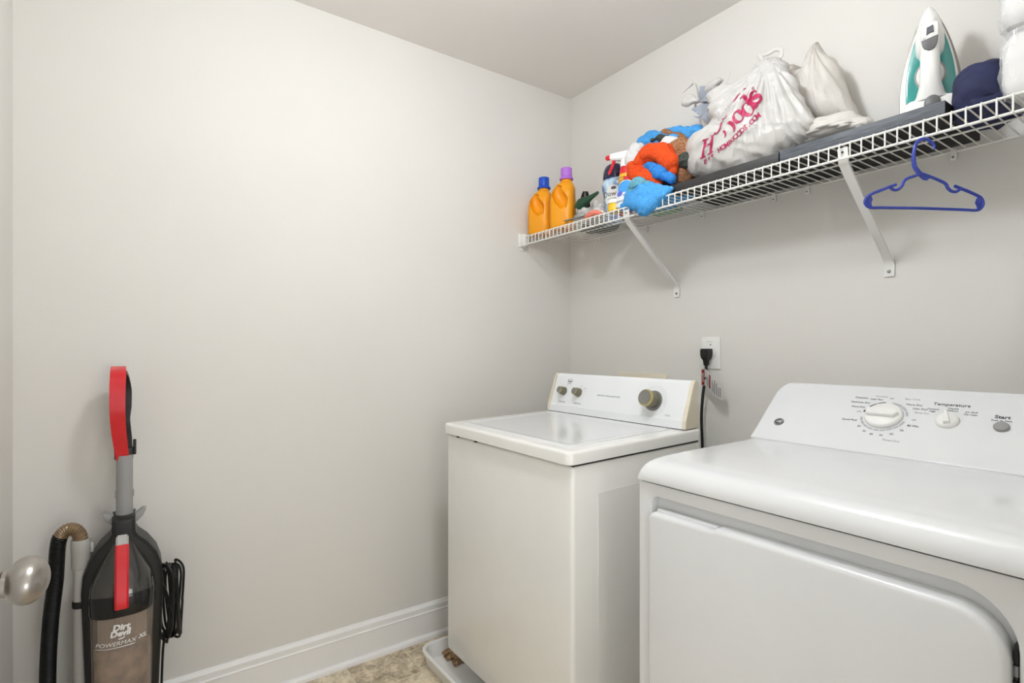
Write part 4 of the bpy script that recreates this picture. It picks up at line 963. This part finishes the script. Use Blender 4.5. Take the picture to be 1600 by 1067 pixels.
# clothes iron standing on its heel
ic = at(1452, 180, Y=1.625)
iu = Vector((0.957, 0.29, 0)).normalized(); inn = Vector((0.29, -0.957, 0)).normalized(); iw = Vector((-0.012, 0.0, 1)).normalized()
irn = empty('clothes_iron', (ic.x, 1.625, PT), 'white and teal steam iron standing upright on its heel', 'iron')
I0 = Vector((ic.x, 1.635, PT))
IS = Matrix.Diagonal((0.80, 0.965, 0.90, 1))
def IM(h=0.0): return frame(I0, iu, iw, inn) @ IS @ Matrix.Translation((0, 0, h))
def drop_outline(wd, z0, z1, n=26, p=1.9):
    R = [];
    for i in range(n+1):
        t = i/n; R.append((wd*(1-t**p)**0.78*(0.90+0.10*math.sin(min(1, t*2.2)*math.pi/2)), z0+(z1-z0)*t))
    return [(x, z) for x, z in R]+[(-x, z) for x, z in R[::-1]][1:]
M_irg = mat('iron_grey', rgb(102, 102, 102), 0.4); M_sole = mat('iron_soleplate', rgb(140, 134, 128), 0.35, metal=0.6); M_iw = mat('iron_white', rgb(238, 237, 233), 0.22, coat=0.4); M_teal = mat('teal_tank', rgb(40, 146, 140), 0.12, var=0.10, scale=9, coat=0.6)
obj('soleplate', prism(drop_outline(0.0850, 0.004, 0.309), 0.016, IM(0.000), 0.003, 2), M_sole, irn)
obj('skirt', prism(drop_outline(0.0765, 0.004, 0.300), 0.020, IM(0.016), 0.006, 3), M_iw, irn)
for s in (-1, 1):
    o_ = []
    full = drop_outline(0.066, 0.042, 0.285); 
    L_ = [(x, z) for x, z in full if x > 0.031]
    pts = [(0.020, 0.050 if s > 0 else 0.040)]+[(x, z) for x, z in L_]+[(0.023, 0.215), (0.020, 0.14)]
    pts = [(x*s, z) for x, z in pts]
    if s < 0: pts = pts[::-1]
    obj('water_tank', prism(pts, 0.012, IM(0.032), 0.004, 2), M_teal, irn)
# handle: broad nose shell, slim column, flared heel
def isec(z, wd, d0, d1, n=18, dx=0.0):
    out = []
    for i in range(n):
        a = 2*math.pi*i/n; out.append(IM() @ Vector((dx+wd*math.cos(a), z, (d0+d1)/2+(d1-d0)/2*math.sin(a))))
    return out
bm = bmesh.new(); rings(bm, [isec(0.300, 0.006, 0.01, 0.03), isec(0.290, 0.014, 0.01, 0.040), isec(0.270, 0.023, 0.01, 0.052), isec(0.245, 0.031, 0.01, 0.064), isec(0.215, 0.036, 0.01, 0.076), isec(0.190, 0.037, 0.01, 0.080), isec(0.172, 0.034, 0.01, 0.076), isec(0.160, 0.026, 0.01, 0.06)])
obj('nose_shell', bm, M_iw, irn)
bm = bmesh.new(); rings(bm, [isec(0.240, 0.020, 0.055, 0.094), isec(0.215, 0.0235, 0.055, 0.100), isec(0.180, 0.0245, 0.060, 0.104), isec(0.150, 0.024, 0.062, 0.104), isec(0.110, 0.025, 0.060, 0.102), isec(0.080, 0.028, 0.050, 0.098), isec(0.058, 0.036, 0.035, 0.090), isec(0.046, 0.046, 0.03, 0.086)])
obj('handle', bm, M_iw, irn)
def hs(z, wd, d1, r=0.012): return [IM() @ Vector((x, z, d)) for x, d in round_poly(-wd, wd, 0.012, d1, (0.004, 0.004, r, r), 4)]
bm = bmesh.new(); rings(bm, [hs(0.0005, 0.066, 0.078), hs(0.02, 0.067, 0.082), hs(0.042, 0.064, 0.080), hs(0.050, 0.055, 0.074), hs(0.056, 0.045, 0.06)])
obj('heel', bm, M_iw, irn)
obj('cord_hub', lathe([(0.020, 0), (0.020, 0.008), (0.016, 0.011), (0, 0.012)], IM(0.082) @ Matrix.Translation((0.004, 0.030, 0)), 28), M_irg, irn)
st = [(-0.020, 0.184), (0.020, 0.190)]+[(0.020*math.cos(a), 0.186-0.030*math.sin(a)) for a in [math.pi*k/12 for k in range(1, 12)]]
obj('steam_button', prism(st[::-1], 0.007, IM(0.1005), 0.002, 2), M_irg, irn)
obj('window_plate', prism(round_poly(-0.018, 0.020, 0.190, 0.226, (0.004,)*4, 4), 0.006, IM(0.0965), 0.002, 2), M_iw, irn)
obj('selector', prism([(-0.008, 0.196), (0.002, 0.200), (0.010, 0.200), (0.008, 0.218), (-0.007, 0.214)], 0.003, IM(0.1025), 0.001, 1), M_print, irn)
obj('dial', lathe([(0.034, 0), (0.034, 0.012), (0.030, 0.016), (0, 0.018)], IM(0.034) @ Matrix.Translation((0, 0.118, 0)), 28), M_iw, irn)
obj('dark_spot', lathe([(0.039, 0), (0.039, 0.013), (0.034, 0.0135)], IM(0.031) @ Matrix.Translation((0, 0.118, 0)), 28), M_grey, irn)

# navy cloth and paper-towel packs at the right end
M_navy = mat('navy_cotton', rgb(36, 40, 74), 0.8, var=0.10, scale=30, bump=0.25, bscale=500)
def navyfn(p, n):
    q = Vector((p.x*1.2+p.z*0.9, p.y, p.z*0.5-p.x*0.4)); return 0.030*(0.22-min(0.3, abs(noise.noise(q*12+Vector((1.7, 0, 0))))))+0.008*noise.noise(p*14)
nv = blob('navy_garment', [('e', Vector((-0.376, 1.570, DECK+0.055)), (0.052, 0.075, 0.060)), ('e', Vector((-0.368, 1.575, DECK+0.080)), (0.036, 0.055, 0.042)), ('e', Vector((-0.372, 1.60, DECK+0.012)), (0.062, 0.10, 0.018)), ('e', Vector((-0.40, 1.55, DECK+0.03)), (0.022, 0.05, 0.035))], M_navy, None, 0.005, 3, navyfn, floor=DECK)
tag(nv, 'crumpled navy blue garment stuffed between the iron and the paper towels', 'garment')
o = blob('navy_strap', [('t', [(-0.600, 1.60, PT+0.010), (-0.575, 1.595, PT+0.020), (-0.55, 1.60, PT+0.018)], [0.010, 0.016, 0.012])], M_navy, None, 0.004, 2, None, floor=PT)
tag(o, 'small piece of navy cloth on the charcoal plank left of the iron', 'cloth')
o = blob('grey_knob', [('e', Vector((-0.612, 1.53, PT+0.010)), (0.010, 0.010, 0.011))], M_grey, None, 0.003, 2, None, floor=PT)
tag(o, 'small grey knob on the charcoal plank near the slumped bag', 'knob')
M_towel = mat('paper_towel_white', rgb(238, 236, 232), 0.75, var=0.01); M_wrap = mat('clear_wrap', rgb(238, 238, 238), 0.12, alpha=0.30)
for z0, z1, lab, sd in ((DECK, 1.862, 'lower plastic-wrapped pack of white paper towels, on the shelf', 2.0), (1.866, 2.10, 'upper plastic-wrapped pack of white paper towels, stacked on the other', 6.0)):
    rt = empty('paper_towel_pack', (-0.22, 1.60, z0), lab, 'paper towels', 'paper towel packs at the right end of the shelf')
    bm = box(-0.333, -0.110, 1.498, 1.72, z0+0.004, z1-0.003, 0.034, 6); bmesh.ops.subdivide_edges(bm, edges=list(bm.edges), cuts=5, use_grid_fill=True)
    bmesh.ops.recalc_face_normals(bm, faces=bm.faces); me = bpy.data.meshes.new('t'); bm.to_mesh(me); bm.free()
    displace(me, lambda p, n: 0.004*noise.noise(p*14+Vector((sd, 0, 0)))); me.shade_smooth(); link('towel_rolls', me, M_towel, rt)
    bm = bmesh.new(); n = 60; zz = [z0+0.003, z0+0.03]+[z0+(z1-z0)*q/8 for q in range(2, 7)]+[z1-0.03, z1-0.003]
    R = []
    for q, z in enumerate(zz):
        row = []
        for (x, y) in round_poly(-0.336, -0.104, 1.494, 1.735, (0.035,)*4, 14):
            s_ = 1-0.035*(1 if q in (0, len(zz)-1) else 0); c = Vector((-0.219, 1.61, z)); p = c+(Vector((x, y, z))-c)*s_
            d = 0.007*noise.noise(p*45+Vector((sd, 0, 0)))+0.004*noise.noise(p*110); p += (p-c).normalized()*d; row.append(p)
        R.append(row)
    rings(bm, R); obj('plastic_wrap', bm, M_wrap, rt, angle=20)

# child-size blue hanger on the lip rail
M_hang = mat('blue_hanger_plastic', rgb(44, 62, 158), 0.25, var=0.04, coat=0.3)
HD = 1.205
def hp(x, y): 
    d = FWD + RGT*((x-CX)/FPX) + Vector((0, 0, (CY-y)/FPX)); return Vector((0, 0, CAM_H))+d*HD
hr = hp(1441, 222)
hgr = empty('clothes_hanger', hr, 'blue plastic clothes hanger hooked on the front lip of the shelf', 'hanger')
hk = smooth_path([hp(1438, 272), hp(1430, 262), hp(1427.5, 250), hp(1428, 238), hp(1431, 225), hp(1438, 218.5), hp(1447, 217), hp(1455, 222), hp(1459.5, 228), hp(1458.5, 233)], 5)
obj('hook', tube(hk, resample([0.0048, 0.0046, 0.0042, 0.0040, 0.0040, 0.0038, 0.0036, 0.0034, 0.0034, 0.003], len(hk)), 10), M_hang, hgr)
arms = [[(1439, 272), (1432, 274), (1418, 279), (1412, 284), (1409, 291), (1403, 296), (1396, 295.5), (1392, 291), (1396, 289), (1388, 292)], [(1400, 288.5), (1390, 292), (1375, 298), (1362, 303), (1354, 309), (1351.5, 316), (1355, 322), (1362, 324.5), (1380, 324.5), (1440, 325.5), (1500, 327.5), (1525, 328.5), (1533, 325), (1536, 318), (1533, 310), (1526, 305), (1510, 298), (1491.5, 290.5)], [(1438, 271), (1448, 274), (1470, 283), (1478, 288), (1481, 294), (1487, 299), (1494, 299.5), (1500, 296)]]
arms[0] = [(1439, 272), (1432, 274), (1418, 279), (1412, 284), (1409, 291), (1403, 296), (1396, 296.5), (1391, 293)]
bm = bmesh.new()
for a in arms: tube(smooth_path([hp(*p) for p in a], 5), 0.0034, 8, bm)
obj('frame', bm, M_hang, hgr)
hN = -FWD
def web(pts): 
    b = hp(*pts[0]); return prism([((hp(*p)-b).dot(RGT), (hp(*p)-b).z) for p in pts], 0.003, frame(b-hN*0.0015, RGT, (0, 0, 1), hN))
for pts in ([(1434, 271), (1437, 276), (1443, 281), (1448, 282), (1452, 279), (1454, 276), (1444, 272)][::-1], [(1354, 309), (1361, 306), (1363, 312), (1361, 317), (1362, 323), (1355, 321), (1352, 315)], [(1530, 307), (1534, 313), (1534, 322), (1528, 327), (1526, 321), (1524, 317), (1526, 311)]):
    obj('web', web(pts), M_hang, hgr, smooth=False)

# ------------------------------------------------------------------ upright vacuum cleaner
vac = empty('vacuum_cleaner', (-1.86, -0.045, 0), 'black, grey and red upright vacuum cleaner leaning by the left wall', 'vacuum cleaner')
VY = -0.034
M_bin = mat('smoky_clear_bin', rgb(176, 160, 146), 0.08, var=0.02, alpha=0.42, coat=0.5); M_dome = mat('dark_smoky_dome', rgb(52, 50, 47), 0.10, var=0.20, scale=10, coat=0.6)
M_dust = mat('dust_filter', rgb(92, 76, 64), 0.9, var=0.35, scale=22, col2=rgb(150, 126, 104)); M_pleat = mat('pleated_filter', rgb(164, 146, 128), 0.8, var=0.1)
def vring(z, hw, xf, xb, n=40, e=0.75, dz=0.0):
    """closed ring of a body facing +X: half width hw (along Y), front xf, back xb"""
    out = []; cx = (xf+xb)/2; a = (xf-xb)/2
    for i in range(n):
        t = 2*math.pi*i/n; c, s = math.cos(t), math.sin(t)
        out.append(Vector((cx+a*math.copysign(abs(c)**e, c), VY+hw*math.copysign(abs(s)**e, s), z+dz*c)))
    return out
XFv = -1.770
bm = bmesh.new(); rings(bm, [vring(0.125, 0.062, XFv-0.004, -1.93), vring(0.14, 0.067, XFv-0.001, -1.93), vring(0.30, 0.0695, XFv, -1.93), vring(0.478, 0.0735, XFv+0.001, -1.93)])
vb = obj('dust_bin', bm, M_bin, vac)
bm = bmesh.new(); R = []
for z in (0.20, 0.47):
    R.append([Vector((-1.852+(0.052+0.006*(i % 2))*math.cos(2*math.pi*i/64), VY+(0.052+0.006*(i % 2))*math.sin(2*math.pi*i/64), z)) for i in range(64)])
rings(bm, R); obj('filter', bm, M_pleat, vb, smooth=False)
bm = bmesh.new(); rings(bm, [vring(0.13, 0.060, XFv-0.008, -1.925), vring(0.33, 0.0645, XFv-0.006, -1.925, dz=0.004), vring(0.372, 0.066, XFv-0.008, -1.925, dz=0.008), vring(0.376, 0.050, XFv-0.03, -1.92)])
o = obj('dust_fill', bm, M_dust, vb); o['label'] = 'brown dust inside the bin'
bm = bmesh.new(); rings(bm, [vring(0.474, 0.0755, XFv+0.003, -1.935), vring(0.478, 0.0765, XFv+0.004, -1.935), vring(0.522, 0.0765, XFv+0.003, -1.935), vring(0.530, 0.074, XFv, -1.935), vring(0.532, 0.066, XFv-0.01, -1.93)])
obj('bin_collar', bm, M_blackg, vac)
bm = bmesh.new(); rings(bm, [vring(0.522, 0.0755, XFv+0.001, -1.930), vring(0.545, 0.0735, XFv-0.004, -1.93), vring(0.572, 0.067, XFv-0.018, -1.93, e=0.85), vring(0.605, 0.053, XFv-0.038, -1.93, e=0.9), vring(0.635, 0.037, XFv-0.058, -1.93), vring(0.665, 0.023, XFv-0.080, -1.93), vring(0.685, 0.018, XFv-0.09, -1.93)])
obj('dome', bm, M_dome, vac)
# black shield frame behind the dome
sh_out = [(-0.079, 0.12), (0.079, 0.12), (0.086, 0.30), (0.092, 0.46), (0.094, 0.525), (0.090, 0.570), (0.078, 0.607), (0.056, 0.640), (0.034, 0.662), (0.028, 0.674), (0.027, 0.716), (-0.027, 0.716), (-0.028, 0.674), (-0.034, 0.662), (-0.056, 0.640), (-0.078, 0.607), (-0.090, 0.570), (-0.094, 0.525), (-0.092, 0.46), (-0.086, 0.30)]
obj('backbone', prism(sh_out, 0.10, frame((-1.945, VY+0.002, 0), (0, 1, 0), (0, 0, 1), (1, 0, 0)), 0.012, 4), M_black, vac)
# bright sticker on the dome
tbd = None
lever = smooth_path([(XFv-0.086, VY-0.001, 0.668), (XFv-0.062, VY-0.001, 0.645), (XFv-0.034, VY-0.001, 0.605), (XFv-0.010, VY-0.001, 0.560), (XFv+0.004, VY-0.001, 0.525), (XFv+0.006, VY-0.001, 0.497)], 6)
def ribbon(path, wd, th, name, m, parent, up=(0, 1, 0)):
    R = []
    for i, p in enumerate(path):
        t = (path[min(i+1, len(path)-1)]-path[max(i-1, 0)]).normalized(); s = Vector(up); nn = s.cross(t).normalized()
        w_ = wd[i] if isinstance(wd, list) else wd
        R.append([p-s*w_-nn*th, p-s*w_*1.0+nn*th*0.2, p-s*w_*0.7+nn*th, p+s*w_*0.7+nn*th, p+s*w_*1.0+nn*th*0.2, p+s*w_-nn*th])
    bm = bmesh.new(); rings(bm, R); return obj(name, bm, m, parent, angle=35)
lv = [p for p in lever if p.z < 0.648]
sgn = 1
r_ = ribbon([p+Vector((0.004, 0, 0.002)) for p in lv], 0.0155, -0.006, 'release_lever', M_red, vac)
ribbon([p+Vector((0.004, 0, 0.002)) for p in lever if p.z >= 0.642], 0.0145, -0.006, 'lever_tip', M_greyl, vac)
# text on bin
tb = bvh_of(vb); dX = Vector((-1, 0, 0))
def vt(t, y, z, size, **k): text(t, size, frame((-1.70, y, z), (0, 1, 0), (0, 0, 1), (1, 0, 0)), M_wprint, vb, 'lettering', bvh=tb, direction=dX, lift=0.0012, **k)
vt('Dirt', VY-0.002, 0.446, 0.022, shear=0.15, bold=0.0010); vt('Devil', VY-0.004, 0.430, 0.021, shear=0.15, bold=0.0010)
decal('logo_tail', [(-0.008, -0.001), (0.004, 0.001), (0.010, 0.004), (0.006, -0.002), (-0.004, -0.004)], frame((-1.70, VY-0.002, 0.418), (0, 1, 0), (0, 0, 1), (1, 0, 0)), tb, dX, M_wprint, vb, 0.0012)
vt('POWERMAX', VY-0.014, 0.404, 0.0150, shear=0.2, sx=1.05); vt('XL', VY+0.045, 0.407, 0.0150, shear=0.2, bold=0.0004)
decal('printed_line', [(-0.052, -0.0006), (0.030, -0.0010), (0.036, 0.0016), (-0.052, 0.0004)], frame((-1.70, VY-0.006, 0.394), (0, 1, 0), (0, 0, 1), (1, 0, 0)), tb, dX, M_wprint, vb, 0.0012)
# neck, tube, handle
TXp = -1.905; TYc = -0.031
obj('tube', lathe([(0.0215, 0.655), (0.0215, 0.70), (0.0205, 0.74), (0.0200, 0.885)], Matrix.Translation((TXp, TYc, 0)), 28), M_grey, vac)
for s in (-1, 1):
    obj('tube_button', box(TXp-0.006, TXp+0.006, TYc+s*0.0205-0.002, TYc+s*0.0205+0.002, 0.764, 0.784, 0.001), M_grey, vac)
    wpts = [(s*0.016, 0.686), (s*0.030, 0.692), (s*0.044, 0.706), (s*0.052, 0.726), (s*0.044, 0.728), (s*0.030, 0.718), (s*0.016, 0.712)]
    if s < 0: wpts = wpts[::-1]
    obj('cord_hook', prism(wpts, 0.03, frame((TXp-0.012, TYc, 0), (0, 1, 0), (0, 0, 1), (1, 0, 0)), 0.003, 2), M_grey, vac)
hx = -1.925
rp = smooth_path([(hx+0.022, TYc-0.004, 0.874), (hx+0.034, TYc-0.008, 0.915), (hx+0.052, TYc-0.013, 0.968), (hx+0.066, TYc-0.015, 1.022), (hx+0.062, TYc-0.015, 1.078), (hx+0.042, TYc-0.014, 1.116), (hx+0.004, TYc-0.014, 1.132)], 6)
ribbon(rp, resample([0.0150, 0.0165, 0.0175, 0.0180, 0.0185, 0.0185, 0.0175], len(rp)), -0.010, 'handle_front', M_red, vac)
bp_ = [Vector((hx-0.012, TYc-0.002, 0.870)), Vector((hx-0.012, TYc-0.004, 0.93)), Vector((hx-0.008, TYc-0.006, 0.985)), Vector((hx-0.018, TYc-0.005, 1.02)), Vector((hx-0.020, TYc-0.005, 1.07)), Vector((hx-0.010, TYc-0.009, 1.11)), Vector((hx+0.0, TYc-0.012, 1.127))]
bp_ = smooth_path(bp_, 5)
ribbon(bp_, resample([0.022, 0.0215, 0.019, 0.0215, 0.022, 0.020, 0.017], len(bp_)), -0.014, 'handle_back', M_black, vac)
bm = box(hx-0.016, hx+0.02, TYc-0.021, TYc+0.021, 0.868, 0.905, 0.006); obj('handle_collar', bm, M_black, vac)
obj('cord_clip', box(hx-0.004, hx+0.010, TYc+0.020, TYc+0.028, 0.882, 0.926, 0.002), M_black, vac)
# attachment wand and hose
wc = Vector((-1.885, -0.128, 0)); MWn = Matrix.Translation(wc)
obj('wand', lathe([(0.0165, 0.06), (0.0165, 0.575), (0.018, 0.592)], MWn, 24), M_greyl, vac)
obj('wand_cuff', lathe([(0.0195, 0.588), (0.0215, 0.592), (0.0215, 0.632), (0.0225, 0.634), (0.0225, 0.660), (0.0215, 0.668), (0.018, 0.667)], MWn, 28), M_greyl, vac)
obj('strap', lathe([(0.0185, 0.482), (0.0195, 0.484), (0.0195, 0.498), (0.0185, 0.500)], MWn, 24), M_black, vac)
obj('wand_latch', box(-1.885-0.004, -1.885+0.006, -0.128+0.021, -0.128+0.028, 0.628, 0.655, 0.001), M_greyl, vac)
hz = smooth_path([Vector((-1.885, -0.128, 0.655)), Vector((-1.887, -0.130, 0.676)), Vector((-1.890, -0.140, 0.693)), Vector((-1.893, -0.156, 0.697)), Vector((-1.896, -0.171, 0.682)), Vector((-1.898, -0.178, 0.652)), Vector((-1.899, -0.183, 0.56)), Vector((-1.900, -0.193, 0.45)), Vector((-1.902, -0.199, 0.30)), Vector((-1.905, -0.195, 0.16)), Vector((-1.91, -0.16, 0.07)), Vector((-1.91, -0.12, 0.05))], 10)
ln = [0.0]
for a, b in zip(hz, hz[1:]): ln.append(ln[-1]+(b-a).length)
pitch = 0.0046; pts = []; rad = []; n_ = int(ln[-1]/pitch*4)
for i in range(n_+1):
    L_ = ln[-1]*i/n_; k = max(0, min(len(hz)-2, next((q for q in range(len(ln)) if ln[q] >= L_), len(ln)-1)-1)); t = (L_-ln[k])/max(1e-9, ln[k+1]-ln[k])
    pts.append(hz[k]+(hz[k+1]-hz[k])*t); rad.append((0.0150, 0.0175, 0.0185, 0.0175)[i % 4])
kk = next(i for i, p in enumerate(pts) if p.y < -0.172)
M_hoseb = mat('stretched_bronze_hose', rgb(136, 114, 88), 0.3, var=0.1, metal=0.2)
obj('hose', tube(pts[kk:], rad[kk:], 16), M_black, vac, angle=25)
o = obj('hose_bend', tube(pts[:kk+1:2], [r*(0.96 if i % 2 else 1.06) for i, r in enumerate(rad[:kk+1:2])], 16), M_hoseb, vac, angle=25); o['label'] = 'stretched bronze-tinted bend of the hose'
# wound mains cord on the side
cyc = Vector((-1.885, 0.083, 0)); bm = bmesh.new()
for q in range(7):
    dx = random.uniform(-0.022, 0.022); dy = (q-3)*0.0055; top = 0.556+random.uniform(-0.012, 0.010); bot = 0.325+random.uniform(-0.012, 0.03)
    pth = []
    for k in range(17):
        a = 2*math.pi*k/16; hx_ = 0.010+0.004*random.random()
        pth.append(cyc+Vector((dx+0.030*math.cos(a), dy+hx_*math.cos(a)*0.9+0.004*math.sin(3*a+q), (top+bot)/2+(top-bot)/2*math.copysign(abs(math.sin(a))**0.45, math.sin(a)))))
    tube(smooth_path(pth, 3), 0.0034, 7, bm)
tube(smooth_path([cyc+Vector((0.02, -0.03, 0.52)), cyc+Vector((0.024, -0.012, 0.47)), cyc+Vector((0.02, -0.004, 0.40)), cyc+Vector((0.014, -0.02, 0.33)), cyc+Vector((0.0, -0.025, 0.20))], 6), 0.0034, 7, bm)
o = obj('mains_cord', bm, M_rubber, vac)
obj('cord_hook', box(-1.91, -1.875, 0.045, 0.092, 0.538, 0.546, 0.003), M_black, vac)
obj('cord_hook', box(-1.91, -1.875, 0.045, 0.092, 0.336, 0.344, 0.003), M_black, vac)
# floor head
bm = box(-1.975, -1.66, -0.175, 0.105, 0.012, 0.085, 0.025, 4); obj('floor_head', bm, M_black, vac)
obj('motor_housing', lathe([(0.07, 0.08), (0.082, 0.10), (0.080, 0.128)], Matrix.Translation((-1.86, VY, 0)), 32, 0.95, 1.0), M_black, vac)
for s in (-1, 1): obj('wheel', lathe([(0.035, -0.01), (0.038, 0), (0.035, 0.01)], frame((-1.94, VY+s*0.145, 0.038), (1, 0, 0), (0, 0, 1), (0, -s, 0)), 24), M_rubber, vac)
